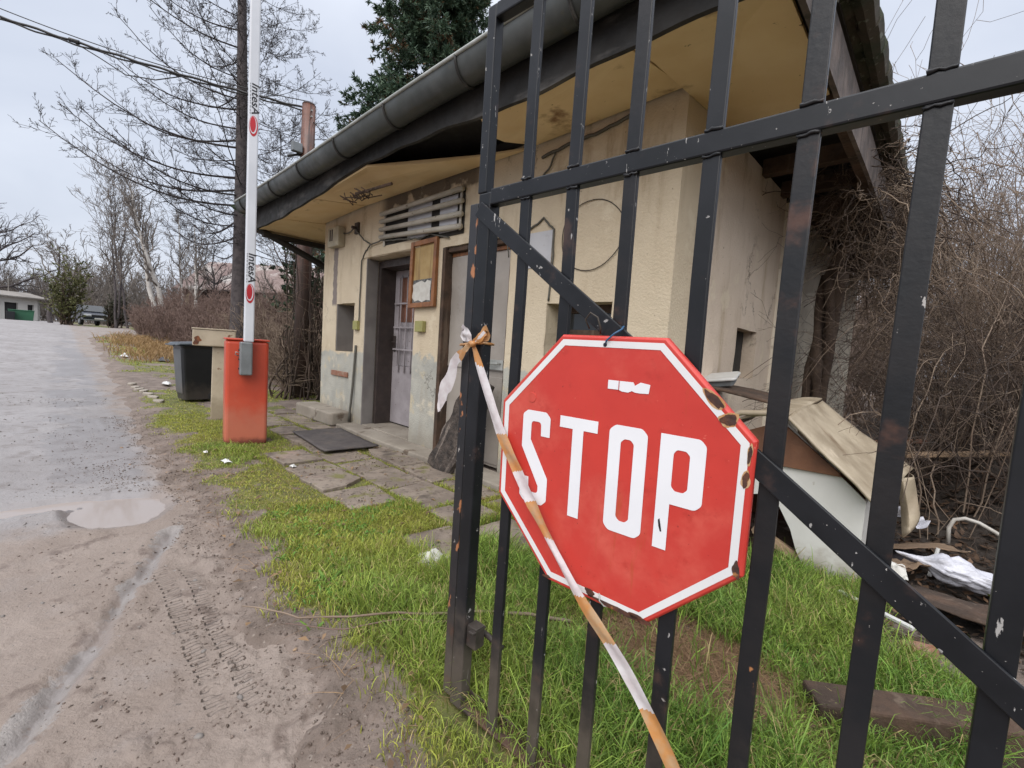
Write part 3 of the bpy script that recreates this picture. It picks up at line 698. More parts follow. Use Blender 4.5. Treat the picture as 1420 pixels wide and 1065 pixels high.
def make_grass():
    U, O = [], []
    H, Wd, L, C0, C1 = [], [], [], [], []
    for n_, box, hh, ww in ((175000, (-1.5, 1.7, -2.3, .3), 1.0, .0034), (75000, (1.7, 5.6, -2.3, -.2), .62, .0042),
                            (34000, (5.0, 12, -2.2, 1.5), .55, .009), (16000, (11, 22, -2.2, 3), .8, .02)):
        u, off, p = scatter(n_, *box)
        tuft = fbm(p[:, 0] * 4, p[:, 1] * 4, 71); big = fbm(p[:, 0] * 1.3, p[:, 1] * 1.3, 72)
        lush = sstep(1.3, .2, u) * sstep(-2.1, -1.8, off) + .25 * sstep(.4, .65, big)
        lush = np.clip(lush + .55 * np.exp(-((u - 3.3) / .5) ** 2 - ((off + 1.55) / .25) ** 2), 0, 1)
        h = hh * (.022 + .075 * lush * sstep(.3, .7, tuft) + .018 * rng.random(len(u)) + .02 * lush)
        h *= rng.uniform(.55, 1.25, len(u))
        h = np.where((rng.random(len(u)) < .03) & (lush > .3), h * 1.7, h)
        green = np.array([.24, .38, .065]); yel = np.array([.42, .42, .08]); deep = np.array([.12, .24, .05]); dry = np.array([.52, .41, .19])
        y_ = np.clip(1 - lush * .8 + .9 * (fbm(p[:, 0] * 2.2, p[:, 1] * 2.2, 73) - .5), 0, 1)[:, None]
        c0 = green * (1 - y_) + yel * y_; c1 = deep * (1 - y_ * .8) + yel * .8 * y_ * .8
        dr = (rng.random(len(u)) < .09 + .10 * sstep(6, 12, u))[:, None]
        br_ = (.55 + .9 * rng.random((len(u), 1)) ** 1.3); c0 = c0 * br_; c1 = c1 * br_
        c0 = np.where(dr, dry, c0); c1 = np.where(dr, dry * .7, c1)
        U.append(u); O.append(off); H.append(h); Wd.append(ww * rng.uniform(.6, 1.4, len(u))); L.append(rng.uniform(.15, 1.1, len(u))); C0.append(c0); C1.append(c1)
    cat = np.concatenate
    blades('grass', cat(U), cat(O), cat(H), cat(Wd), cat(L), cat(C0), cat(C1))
    # broad little weed leaves among the grass
    u, off, p = scatter(16000, -1.3, 1.6, -2.05, .1)
    k = fbm(p[:, 0] * 3, p[:, 1] * 3, 75) > .52; u, off = u[k], off[k]
    h = rng.uniform(.02, .05, len(u)); g0 = np.array([.10, .24, .045]); g1 = np.array([.19, .33, .06])
    blades('clover', u, off, h, rng.uniform(.008, .016, len(u)), rng.uniform(.5, 1.5, len(u)), np.repeat(g0[None], len(u), 0), np.repeat(g1[None], len(u), 0))
    # flattened straw behind the sign and dry litter on the verge
    n_ = 9000; u = rng.normal(-.70, .26, n_); off = rng.normal(-1.12, .24, n_)
    n2 = 4200; u = cat([u, rng.uniform(-1.2, 4, n2)]); off = cat([off, rng.uniform(-2.1, -.1, n2)])
    p = FO[None] + FU[None] * u[:, None] + FN[None] * off[:, None]
    k = ~on_slab(u, off) & ~((off > -.28) & (u > 0)); u, off = u[k], off[k]
    s0 = np.array([.42, .28, .16]); s1 = np.array([.17, .10, .06])
    blades('straw', u, off, rng.uniform(.05, .17, len(u)), rng.uniform(.0015, .0035, len(u)), rng.uniform(.8, 1.5, len(u)), np.repeat(s0[None], len(u), 0), np.repeat(s1[None], len(u), 0), flat=.86, zadd=.012)
    # tan dead grass at the far end of the verge
    n_ = 9000; u = 14 + 11 * rng.random(n_) ** .8; off = rng.normal(.1, .8, n_)
    s0 = np.array([.40, .26, .12]); s1 = np.array([.24, .15, .07])
    pp = FO[None] + FU[None] * u[:, None] + FN[None] * off[:, None]
    k = (fbm(u * .6, off * .9, 77) > .42) & (verge_edge(u, off, pp[:, 0], pp[:, 1]) > .12); u, off = u[k], off[k]
    blades('dead_grass', u, off, rng.uniform(.10, .34, len(u)), rng.uniform(.012, .022, len(u)), rng.uniform(.3, 1.1, len(u)), np.repeat(s0[None], len(u), 0), np.repeat(s1[None], len(u), 0))
make_grass()

# clods, grit and small stones lying on mud, verge and slabs
def lumps(name, u, off, s, cols, seed):
    r = np.random.default_rng(seed); n_ = len(u)
    p = FO[None] + FU[None] * u[:, None] + FN[None] * off[:, None]
    p[:, 2] = np.maximum(ground_h(u, off, p[:, 0], p[:, 1]), road_h(u, off, p[:, 0], p[:, 1])) + s * .15
    p[:, 2] = np.where(on_slab(u, off), .018 + s * .2, p[:, 2])
    base = np.array([[1, 0, 0], [.3, .95, 0], [-.8, .6, 0], [-.8, -.6, 0], [.3, -.95, 0], [.1, .1, .75], [-.1, 0, -.6]])
    V = base[None] * (1 + .35 * r.normal(0, 1, (n_, 7, 1)).clip(-1.5, 1.5)) * s[:, None, None]
    a = r.uniform(0, 2 * PI, n_); ca, sa = np.cos(a)[:, None], np.sin(a)[:, None]
    el = r.uniform(.6, 1.1, (n_, 1))
    V = np.stack([V[:, :, 0] * ca - V[:, :, 1] * sa * el, V[:, :, 0] * sa + V[:, :, 1] * ca * el, V[:, :, 2]], -1) + p[:, None]
    T = np.array([[0, 1, 5], [1, 2, 5], [2, 3, 5], [3, 4, 5], [4, 0, 5], [1, 0, 6], [2, 1, 6], [3, 2, 6], [4, 3, 6], [0, 4, 6]])
    T = (np.arange(n_)[:, None, None] * 7 + T[None]).reshape(-1, 3)
    c = np.array(cols)[r.integers(0, len(cols), n_)] * r.uniform(.7, 1.2, (n_, 1))
    o = mesh_np(name, V.reshape(-1, 3), None, T, M['clod'], smooth=True, col=np.repeat(c, 7, 0)); o['kind'] = 'stuff'
def make_lumps():
    r = np.random.default_rng(300)
    n_ = 24000; u = r.uniform(-.3, 6, n_); off = -2.05 + r.normal(0, .26, n_) - .25 * (r.random(n_) < .35)
    p = FO[None] + FU[None] * u[:, None] + FN[None] * off[:, None]
    k = (fbm(p[:, 0] * 3.5, p[:, 1] * 3.5, 301) + .25 * np.exp(-((off + 2.05) / .16) ** 2) > .52) & (pud(u, off, p[:, 0], p[:, 1]) > 1.0) & (off > -3.0); u, off = u[k], off[k]
    lumps('soil_clods', u, off, .0012 + .0055 * r.random(len(u)) ** 4, [(.145, .11, .092), (.17, .132, .11), (.115, .088, .072), (.20, .165, .14)], 302)
    n_ = 6500; u = r.uniform(.2, 9, n_); off = r.uniform(-3.9, -2.1, n_)
    p = FO[None] + FU[None] * u[:, None] + FN[None] * off[:, None]
    k = (fbm(p[:, 0] * 1.6, p[:, 1] * 1.6, 303) > .5) & (pud(u, off, p[:, 0], p[:, 1]) > 1.0); u, off = u[k], off[k]
    lumps('gravel', u, off, (.0012 + .0058 * r.random(len(u)) ** 5) * (1 + .08 * u), [(.15, .135, .125), (.2, .18, .165), (.11, .10, .092), (.25, .225, .205)], 304)
    n_ = 9000; u = r.uniform(0, 5.3, n_); off = r.uniform(-1.6, -.05, n_); p = FO[None] + FU[None] * u[:, None] + FN[None] * off[:, None]
    k = (fbm(p[:, 0] * 3, p[:, 1] * 3, 305) > .52) & ((off < -.29) | (off > 9)); u, off = u[k], off[k]
    lumps('soil_crumbs', u, off, .0015 + .006 * r.random(len(u)) ** 3, [(.10, .075, .055), (.15, .12, .09), (.07, .05, .04), (.17, .16, .06)], 306)
make_lumps()
# ================================================================== iron gate
def make_gate():
    g = thing('iron_gate', 'open black iron bar gate with chipped paint standing nearest the viewer', 'gate', G(0), ROT_G)
    Z0, Z1 = .03, 2.01
    MB().box((.415, -.040, Z0), (.462, 0, 1.55)).build('stile', M['gate'], g, .004)
    MB().box((.4665, -.034, .045), (.500, -.004, 1.528)).build('meeting_plate', M['gate_peel'], g, .003)
    MB().box((.438, -.034, 1.552), (.470, -.002, 2.05)).build('upper_stile', M['gate'], g, .003)
    MB().box((-1.60, -.040, Z0), (-1.55, 0, 2.05)).build('stile', M['gate'], g, .004)
    MB().box((-1.549, -.030, 1.512), (.4145, .003, 1.556)).build('rail', M['gate'], g, .004)
    MB().box((-1.549, -.032, 2.011), (.4375, 0, 2.05)).build('rail', M['gate'], g, .004)
    b = MB().box((-1.549, -.040, .040), (.4145, .0045, .048)).box((-1.549, -.040, .0485), (.4145, -.035, .078))
    b.build('bottom_rail', M['gate_low'], g, .002)
    for i, u in enumerate((.290, .146, -.003, -.168, -.322, -.478, -.617, -.772, -.925, -1.08, -1.235, -1.39)):
        w = .0155 if i < 3 else .0165
        m = MB()
        K = 9; zz = [.0485 + (2.010 - .0485) * k / (K - 1) for k in range(K)]
        for k in range(K - 1):
            j0 = .0012 * math.sin(k * 2.1 + i); j1 = .0012 * math.sin((k + 1) * 2.1 + i)
            vs = [(u + s * w + j, y, z) for z, j in ((zz[k], j0), (zz[k + 1], j1)) for s, y in ((-1, -.013), (1, -.013), (1, 0), (-1, 0))]
            fs = [(0, 1, 5, 4), (1, 2, 6, 5), (2, 3, 7, 6), (3, 0, 4, 7)]
            if k == 0: fs.append((3, 2, 1, 0))
            if k == K - 2: fs.append((4, 5, 6, 7))
            m.add(vs, fs)
        m.build('bar', M['gate_worn'] if i in (2, 4, 5) else M['gate'], g, .002)
        # lumpy weld beads where the bar meets the rail
        for zc in (1.509, 1.558):
            wd_ = MB(); pts = [(u - w + 2 * w * k / 5, .002, zc + random.uniform(-.002, .002)) for k in range(6)]
            wd_.tube(pts, [random.uniform(.002, .0042) for _ in pts], 6)
            wd_.build('weld', M['gate_worn'], g, smooth=True)
    x0, z0, x1, z1 = .452, 1.506, -1.53, .036
    L = math.hypot(x1 - x0, z1 - z0); dx, dz = (x1 - x0) / L, (z1 - z0) / L; h = .021
    m = MB().prism([(x0 - dz * h, z0 + dx * h), (x1 - dz * h, z1 + dx * h), (x1 + dz * h, z1 - dx * h), (x0 + dz * h, z0 - dx * h)], .0075,
                   ((1, 0, 0), (0, 0, 1)), (0, .0105, 0))
    m.build('brace', M['gate'], g, .002)
    l = MB().box((.375, -.045, .235), (.4135, -.008, .30)).box((.3745, -.05, .288), (.395, .004, .294))
    lt = l.build('latch', M['gate_worn'], g, .002)
    MB().tube([(.405, -.062, .262), (.315, -.060, .250)], .0085, 10).build('bolt', M['gate_worn'], lt, smooth=True)
    return g
make_gate()

# ================================================================== stop sign
def octa(ap):
    Rr = ap / math.cos(PI / 8); return [(Rr * math.cos(PI / 8 + k * PI / 4), Rr * math.sin(PI / 8 + k * PI / 4)) for k in range(8)]
def blob(cx, cy, rx, ry, seed, n_=28, rough=.35):
    r = random.Random(seed); ph = [r.uniform(0, 6.28) for _ in range(4)]; out = []
    for k in range(n_):
        a = 2 * PI * k / n_; f = 1 + rough * (.5 * math.sin(2 * a + ph[0]) + .35 * math.sin(3 * a + ph[1]) + .25 * math.sin(5 * a + ph[2])) + r.uniform(-.06, .06)
        out.append((cx + rx * f * math.cos(a), cy + ry * f * math.sin(a)))
    return out
def make_sign():
    s = thing('stop_sign', 'red octagonal STOP sign with rusty white border wired to the black gate', 'sign')
    ti = R(1.14)
    ex = Vector((math.sin(SA), -math.cos(SA), 0)); nz = Vector((-math.cos(SA), -math.sin(SA), 0))
    ey = Vector((0, 0, 1)) * math.cos(ti) + nz * math.sin(ti); ez = ex.cross(ey)
    s.matrix_world = Matrix(((ex.x, ey.x, ez.x, SIGN[0]), (ex.y, ey.y, ez.y, SIGN[1]), (ex.z, ey.z, ez.z, SIGN[2]), (0, 0, 0, 1)))
    # enamelled plate with a turned-back flange
    m = MB(); A, B_, C_ = octa(.296), octa(.3005), octa(.3005)
    vs = [(x, y, 0) for x, y in A] + [(x, y, -.005) for x, y in B_] + [(x, y, -.017) for x, y in C_]
    fs = [tuple(range(8))] + [(k, 8 + k, 8 + (k + 1) % 8, (k + 1) % 8) for k in range(8)] + [(8 + k, 16 + k, 16 + (k + 1) % 8, 8 + (k + 1) % 8) for k in range(8)] + [tuple(reversed(range(16, 24)))]
    m.add(vs, [tuple(f) for f in fs]); m.build('plate', M['sign_red'], s, .0015)
    curve_shape('border', octa(.2895), [octa(.2755)], .0002, M['enamel_white'], s, (0, 0, .0006))
    def mm(p): return [(a[0] / 1000, a[1] / 1000, (a[2] / 1000 if len(a) > 2 else 0)) for a in p]
    def letter(pts, holes=()):
        o = rounded(mm(pts), .0); hs = [rounded(mm(h), .0) for h in holes]
        curve_shape('letter', o, hs, .0003, M['letter_white'], s, (0, 0, .0008))
    S_ = [(-142, 51), (-142, 98, 10), (-155, 111, 10), (-212, 111, 10), (-226, 100, 10), (-226, 17, 6), (-169, -75, 4), (-169, -94, 10), (-198, -94, 10), (-200, -58), (-226, -58), (-226, -108, 10), (-212, -121, 10), (-156, -121, 10), (-142, -108, 10), (-142, -52, 6), (-199, 38, 4), (-199, 85, 10), (-169, 85, 10), (-168, 51)]
    letter(S_[::-1])
    letter([(-114, 111), (-114, 84), (-78, 84), (-78, -122), (-49, -122), (-49, 84), (-13, 84), (-13, 111)])
    letter([(16, 100, 14), (30, 112, 14), (90, 112, 14), (103, 100, 14), (103, -110, 14), (90, -122, 14), (28, -122, 14), (16, -110, 14)],
           [[(44, 76, 9), (52, 84, 9), (66, 84, 9), (74, 76, 9), (74, -87, 9), (66, -95, 9), (52, -95, 9), (44, -87, 9)]])
    letter([(130, 111), (130, -124), (158, -124), (158, -28), (207, -28, 14), (219, -16, 14), (219, 99, 14), (207, 111, 14)],
           [[(158, 74, 8), (164, 83, 8), (182, 83, 8), (190, 75, 8), (190, 8, 8), (182, 0, 8), (166, 0, 8), (158, 8, 8)]])
    st = curve_shape('sticker', [(.004, .206), (.004, .187), (.029, .187), (.038, .184), (.052, .1835), (.060, .1875), (.068, .185), (.078, .1845), (.097, .1855), (.099, .204), (.078, .207), (.066, .199), (.062, .206)], [], .0003, M['letter_white'], s, (0, 0, .0009))
    curve_shape('sticker_seam', [(.0295, .2065), (.0295, .185), (.031, .185), (.031, .2065)], [], .0002, M['red_print'], st, (0, 0, .0012))
    curve_shape('scratch', [(.138, -.066), (.141, -.062), (.144, -.074), (.147, -.088), (.144, -.089), (.140, -.078)], [], .0002, M['ink'], s, (0, 0, .0013))
    def rot_blob(x, y, rx, ry, a, seed):
        return [(x + p * math.cos(a) - q * math.sin(a), y + p * math.sin(a) + q * math.cos(a)) for p, q in blob(0, 0, rx, ry, seed, 28, .28)]
    for k, (x, y, rx, ry, a) in enumerate(((.223, .190, .023, .0075, -PI / 4), (.252, .156, .0125, .012, 0), (.2915, .100, .0035, .015, 0), (.289, .054, .0055, .014, 0))):
        curve_shape('rust_halo', rot_blob(x, y, rx * 1.2, ry * 1.3, a, k), [], .0001, M['sign_rust_stain'], s, (0, 0, .00095))
        curve_shape('rust_patch', rot_blob(x, y, rx, ry, a, k + 20), [], .0002, M['sign_rust'], s, (0, 0, .0014))
    for k, (x, y, rx, ry) in enumerate(((.066, -.2905, .060, .0055), (.116, -.2895, .022, .008), (-.004, -.281, .013, .008), (-.125, -.291, .012, .004), (.2885, -.115, .006, .017))):
        curve_shape('rust_patch', blob(x, y, rx, ry, k + 40), [], .0002, M['sign_rust'], s, (0, 0, .0014))
    MB().tube([(-.202, .143, -.002), (-.202, .143, .0015)], [.013, .012], 20).build('bolt_head', M['sign_red'], s)
    MB().tube([(-.010, .281, .001), (-.010, .281, .0016)], [.0045, .0045], 12).build('wire_hole', M['ink'], s)
    MB().tube([(-.010, .281, .001), (-.005, .290, .006), (.012, .305, .006), (.024, .315, -.004), (.020, .322, -.02), (.0, .317, -.03), (-.012, .305, -.02)], .0022, 6).build('tie_wire', M['blue_wire'], s, smooth=True)
    MB().tube([(-.055, .315, -.004), (-.062, .335, .004), (-.050, .350, .004), (-.032, .340, .003), (-.026, .318, -.002), (-.03, .305, -.01)], .002, 6).build('tie_wire', M['wire'], s, smooth=True)
    MB().tube([(.020, -.273, .001), (.024, -.287, .006), (.034, -.297, .002), (.045, -.298, -.01), (.048, -.29, -.03)], .0016, 6).build('tie_wire', M['gal_rim'], s, smooth=True)
make_sign()

# ================================================================== barrier tape
def make_tape():
    t_ = thing('barrier_tape', 'torn white and orange barrier tape knotted to the gate and hanging across the sign', 'tape', G(0), ROT_G)
    def P(u, z, y): k = 1 - y / .884; return Vector((-.476 + (u + .476) * k, y, 1.12 + (z - 1.12) * k))
    path = [(.452, 1.130, .014), (.335, .912, .034), (.248, .797, .038), (.179, .706, .041), (.046, .556, .048), (-.093, .436, .056), (-.214, .287, .064), (-.36, .035, .08)]
    C_ = [P(*p) for p in path]
    # smooth resample
    pts = []
    for i in range(len(C_) - 1):
        p0, p1, p2, p3 = C_[max(i - 1, 0)], C_[i], C_[i + 1], C_[min(i + 2, len(C_) - 1)]
        for k in range(40):
            f = k / 40; pts.append(.5 * ((2 * p1) + (p2 - p0) * f + (2 * p0 - 5 * p1 + 4 * p2 - p3) * f * f + (3 * p1 - p0 - 3 * p2 + p3) * f ** 3))
    pts.append(C_[-1])
    n_ = len(pts); m = MB(); M_ = 5
    wkey = np.interp(np.arange(n_) / (n_ - 1), [0, .04, .15, .3, .4, .46, .5, .54, .62, .8, 1], [.006, .013, .0165, .016, .016, .011, .009, .011, .0155, .016, .0165])
    sw = [0, .045, .16, .275, .385, .475, .575, .665, .775, .9, 1.01]
    for i, p in enumerate(pts):
        tg = (pts[min(i + 1, n_ - 1)] - pts[max(i - 1, 0)]).normalized()
        side = tg.cross(Vector((0, 1, 0))).normalized()
        for k in range(M_):
            f = k / (M_ - 1) * 2 - 1
            fold = .0022 * math.sin(f * 3 + i * .05) + .0009 * math.sin(i * .21 + k)
            m.v.append(tuple(p + side * f * wkey[i] + Vector((0, 1, 0)) * fold))
    for i in range(n_ - 1):
        f = i / (n_ - 1); c = sum(1 for x in sw if x <= f) % 2
        for k in range(M_ - 1):
            skew = (i / (n_ - 1) + .004 * (k - 1.5)); c = sum(1 for x in sw if x <= skew) % 2
            m.f.append((i * M_ + k, i * M_ + k + 1, (i + 1) * M_ + k + 1, (i + 1) * M_ + k)); m.mi.append(1 if c == 1 else 0)
    m.build('ribbon', [M['tape_white'], M['tape_orange']], t_, smooth=True)
    def strip(name, pl, ws, mats, cols, wob=.003):
        mm_ = MB()
        q = [P(*p) for p in pl]
        dense = []
        for i in range(len(q) - 1):
            for k in range(6): dense.append((q[i].lerp(q[i + 1], k / 6), ws[i] + (ws[i + 1] - ws[i]) * k / 6))
        dense.append((q[-1], ws[-1]))
        for i, (p, w) in enumerate(dense):
            tg = (dense[min(i + 1, len(dense) - 1)][0] - dense[max(i - 1, 0)][0]).normalized()
            sd_ = tg.cross(Vector((0, 1, 0)))
            sd_ = sd_.normalized() if sd_.length > 1e-4 else Vector((1, 0, 0))
            for k in range(4):
                f = k / 3 * 2 - 1
                mm_.v.append(tuple(p + sd_ * f * w + Vector((0, wob * math.sin(k * 2.2 + i * .7), wob * .6 * math.sin(i * 1.3 + k)))))
        for i in range(len(dense) - 1):
            for k in range(3):
                mm_.f.append((i * 4 + k, i * 4 + k + 1, i * 4 + 5 + k, i * 4 + 4 + k)); mm_.mi.append(cols(i / (len(dense) - 1), k))
        return mm_.build(name, mats, t_, smooth=True)
    wo_ = [M['tape_white'], M['tape_orange']]
    strip('tail', [(.452, 1.130, .014), (.49, 1.110, .020), (.525, 1.07, .014), (.555, 1.00, .012), (.578, .958, .012), (.583, .915, .012)], [.006, .011, .019, .025, .021, .004], wo_, lambda f, k: 1 if f < .27 else 0, .004)
    strip('loop', [(.452, 1.132, .018), (.475, 1.155, .026), (.495, 1.175, .022), (.497, 1.152, .012), (.47, 1.135, .012)], [.005, .011, .011, .009, .005], wo_, lambda f, k: 0)
    strip('loop', [(.452, 1.132, .018), (.428, 1.148, .028), (.398, 1.172, .026), (.396, 1.150, .016), (.425, 1.135, .012)], [.005, .012, .012, .010, .005], wo_, lambda f, k: 1 if k != 1 or f > .4 else 0)
    m = MB(); m.tube([P(.464, 1.134, .018), P(.452, 1.129, .024), P(.440, 1.133, .018)], [.006, .0095, .006], 8)
    m.build('knot', M['tape_orange'], t_, smooth=True)
    ring = [(.452, .014, 1.130), (.498, .004, 1.125), (.503, -.012, 1.127), (.503, -.036, 1.130), (.46, -.045, 1.131), (.412, -.044, 1.132), (.411, -.006, 1.134), (.418, .005, 1.133), (.452, .014, 1.132)]
    m = MB().tube(ring, .004, 6); m.build('wrap', M['tape_orange'], t_, smooth=True)
make_tape()

# ================================================================== gatehouse
def wall_grid(name, mat, parent, a0, a1, b0, b1, thick, openings, mapf, step=.11, jit=.005, seed=0):
    la = sorted(set([round(x, 4) for x in [a0, a1] + [o[i] for o in openings for i in (0, 1)]]))
    lb = sorted(set([round(x, 4) for x in [b0, b1] + [o[i] for o in openings for i in (2, 3)]]))
    def refine(L):
        out = []
        for p, q in zip(L[:-1], L[1:]):
            k = max(1, int(round((q - p) / step))); out += [p + (q - p) * i / k for i in range(k)]
        return out + [L[-1]]
    la, lb = refine(la), refine(lb); na, nb = len(la), len(lb)
    def solid(i, j):
        if i < 0 or j < 0 or i >= na - 1 or j >= nb - 1: return False
        ca, cb = (la[i] + la[i + 1]) / 2, (lb[j] + lb[j + 1]) / 2
        return not any(o[0] < ca < o[1] and o[2] < cb < o[3] for o in openings)
    m = MB(); A = np.array(la)[:, None] + np.zeros(nb)[None]; B = np.array(lb)[None] + np.zeros(na)[:, None]
    jn = (fbm(A * 3.1, B * 3.1, 90 + seed) - .5) * 2 * jit + (fbm(A * 11, B * 11, 91 + seed) - .5) * jit
    ja = (fbm(A * 13, B * 13, 92 + seed) - .5) * .018; jb = (fbm(A * 13, B * 13, 93 + seed) - .5) * .018
    for d in (0, 1):
        for i in range(na):
            for j in range(nb):
                a, b = la[i], lb[j]
                edge = 0 < i < na - 1 and 0 < j < nb - 1
                m.v.append(mapf(a + (ja[i, j] if edge and d == 0 else 0), b + (jb[i, j] if edge and d == 0 else 0), (jn[i, j] if d == 0 else thick)))
    idx = lambda d, i, j: d * na * nb + i * nb + j
    for i in range(na - 1):
        for j in range(nb - 1):
            if not solid(i, j): continue
            m.f.append((idx(0, i, j), idx(0, i + 1, j), idx(0, i + 1, j + 1), idx(0, i, j + 1)))
            m.f.append((idx(1, i, j), idx(1, i, j + 1), idx(1, i + 1, j + 1), idx(1, i + 1, j)))
            for di, dj, e in ((-1, 0, ((i, j), (i, j + 1))), (1, 0, ((i + 1, j + 1), (i + 1, j))), (0, -1, ((i + 1, j), (i, j))), (0, 1, ((i, j + 1), (i + 1, j + 1)))):
                if not solid(i + di, j + dj):
                    (p, q), (r_, s_) = e
                    m.f.append((idx(0, p, q), idx(0, r_, s_), idx(1, r_, s_), idx(1, p, q)))
    m.mi = [0] * len(m.f)
    ob = m.build(name, mat, parent)
    import bmesh
    bm = bmesh.new(); bm.from_mesh(ob.data); bmesh.ops.recalc_face_normals(bm, faces=bm.faces); bm.to_mesh(ob.data); bm.free()
    return ob
def make_house():
    H = thing('gatehouse', 'small derelict cream plastered gatehouse with ochre eaves and two doors', 'building', W(0, 0), ROT_F)
    # local x = along the facade (away), y = towards the viewer, z = up
    D1 = (2.87, 3.97, -.05, 2.13); D2 = (1.45, 2.40, -.05, 2.09); NI = (4.26, 4.79, .95, 1.59); WN = (.42, 1.01, .85, 1.50)
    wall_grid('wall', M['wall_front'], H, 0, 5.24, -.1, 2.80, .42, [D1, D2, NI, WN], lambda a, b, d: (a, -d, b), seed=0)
    wall_grid('wall', M['wall_side'], H, .425, 2.33, -.1, 2.80, .30, [(1.29, 1.84, 1.0, 1.43)], lambda a, b, d: (d + .001, -a, b), seed=5)
    wall_grid('wall', M['wall_annex'], H, 2.333, 7.2, -.1, 2.74, .30, [], lambda a, b, d: (d - .045, -a, b), step=.4, seed=6)
    wall_grid('wall', M['wall_side'], H, .425, 7.2, -.1, 2.78, .25, [], lambda a, b, d: (5.238 - d, -a, b), step=.4, seed=7)
    wall_grid('wall', M['wall_side'], H, .26, 4.98, -.1, 2.74, .2, [], lambda a, b, d: (a, -7.195 + d, b), step=.5, seed=8)
    # side slot window: dark sheet painted as its unlit inside; niche backs
    MB().box((.115, -1.9, .95), (.145, -1.24, 1.5)).build('slot_darkness', M['dark_void'], H)
    MB().box((4.20, -.33, .90), (4.85, -.30, 1.65)).build('niche_back', M['reveal_grey'], H)
    MB().box((4.772, -.299, .952), (4.796, -.006, 1.588)).build('niche_lining', M['reveal_grey'], H, .004)
    MB().box((4.264, -.29, .955), (4.42, -.16, 1.14)).build('niche_box', M['dark_void'], H, .004)
    # front window behind the sign
    wf = MB().box((.42, -.20, .85), (.47, -.15, 1.5)).box((.96, -.20, .85), (1.012, -.15, 1.5)).box((.47, -.20, 1.44), (.96, -.15, 1.5)).box((.47, -.20, 1.26), (.96, -.15, 1.31)).box((.47, -.20, .85), (.96, -.15, .90))
    w_ = wf.build('window_frame', M['wood_old'], H, .004)
    MB().box((.47, -.185, .9), (.96, -.18, 1.44)).build('pane', M['glass'], w_)
    # lilac barred door in a deep recess
    MB().box((3.955, -.15, 0), (3.973, .004, 2.125)).build('reveal', M['reveal_grey'], H, .003)
    fr = MB().box((3.90, -.42, .05), (3.96, -.155, 2.11)).box((2.878, -.42, .05), (2.91, -.30, 2.11)).box((2.91, -.42, 2.03), (3.90, -.155, 2.115))
    fr.build('door_frame', M['frame_dark'], H, .004)
    dl = MB().box((2.912, -.405, .075), (3.898, -.37, .82)).box((3.80, -.405, .821), (3.898, -.37, 2.028)).box((2.912, -.405, .821), (2.98, -.37, 2.028)).box((2.981, -.405, 1.94), (3.799, -.37, 2.028))
    d = dl.build('door', M['door_lilac'], H, .003); d['label'] = 'lilac grey door with barred upper half'
    x = 2.985
    k = 0
    while x < 3.79:
        MB().box((x, -.40, 1.38), (x + .098, -.392 + .004 * (k % 2), 1.937)).build('board', M['door_red'], d, .002)
        MB().box((x, -.40, .824), (x + .098, -.390 + .004 * (k % 2), 1.377)).build('board', M['door_lilac'], d, .002)
        x += .102; k += 1
    for x in (3.02, 3.16, 3.30, 3.44, 3.58, 3.72): MB().tube([(x, -.352, .74), (x, -.352, 1.96)], .008, 8).build('bar', M['door_lilac'], d, smooth=True)
    for z_ in (1.02, 1.30, 1.60): MB().box((2.93, -.348, z_), (3.86, -.340, z_ + .022)).build('bar', M['door_lilac'], d, .002)
    MB().box((3.83, -.369, 1.0), (3.875, -.355, 1.2)).tube([(3.85, -.36, 1.12), (3.85, -.32, 1.12), (3.76, -.315, 1.12)], .008, 8).build('handle', M['frame_dark'], d, .002)
    MB().box((2.875, -.42, .0), (3.95, .0, .055)).build('threshold', M['step'], H, .006)
    # sheeted second door
    fr = MB().box((2.352, -.16, .0), (2.402, .012, 2.085)).box((1.448, -.16, .0), (1.478, -.02, 2.085)).box((1.478, -.16, 2.04), (2.352, -.02, 2.087))
    fr.build('door_frame', M['wood_old'], H, .004)
    d2 = MB().box((1.48, -.14, .03), (2.35, -.10, 2.036)).build('door', M['plastic_sheet'], H, .004); d2['label'] = 'door covered in creased grey plastic sheet'
    # creased sheet
    nu, nz_ = 30, 44; V = []; 
    us = np.linspace(1.482, 2.348, nu); zs = np.linspace(.92, 2.00, nz_)
    UU, ZZ = np.meshgrid(us, zs, indexing='ij')
    cre = .012 * fbm(UU * 3, ZZ * 3, 95) + .010 * np.sin(ZZ * 9 + UU * 7) * sstep(1.6, 2.0, ZZ) + .006 * fbm(UU * 14, ZZ * 9, 96)
    V = np.stack([UU, -.092 + cre, ZZ], -1).reshape(-1, 3)
    i = np.arange(nu - 1)[:, None] * nz_ + np.arange(nz_ - 1)[None]
    Q = np.stack([i, i + 1, i + nz_ + 1, i + nz_], -1).reshape(-1, 4)
    mesh_np('plastic_sheet', V, Q, None, M['plastic_sheet'], d2, True)
    MB().box((1.50, -.10, .06), (2.33, -.088, .86)).build('lower_panel', M['plastic_sheet'], d2, .003)
    MB().box((1.53, -.096, .93), (1.75, -.066, 1.02)).tube([(1.56, -.07, .99), (1.56, -.03, .99), (1.68, -.03, .985)], .009, 8).build('handle', M['gal_rim'], d2, .002)
    MB().box((1.49, -.10, 2.002), (2.345, -.07, 2.034)).build('batten', M['wood_orange'], d2, .002)
    # steps
    m = MB(); m.prism([(4.23, 0), (5.37, 0), (5.37, .27), (5.30, .31), (4.28, .29), (4.23, .25)], .17, org=(0, .001, 0)); m.build('step', M['step'], H, .02)
    m = MB(); m.prism([(1.15, .001), (4.16, .001), (4.16, .24), (3.2, .265), (2.2, .255), (1.15, .27)], .095, org=(0, 0, -.05)); m.build('step', M['step'], H, .012)
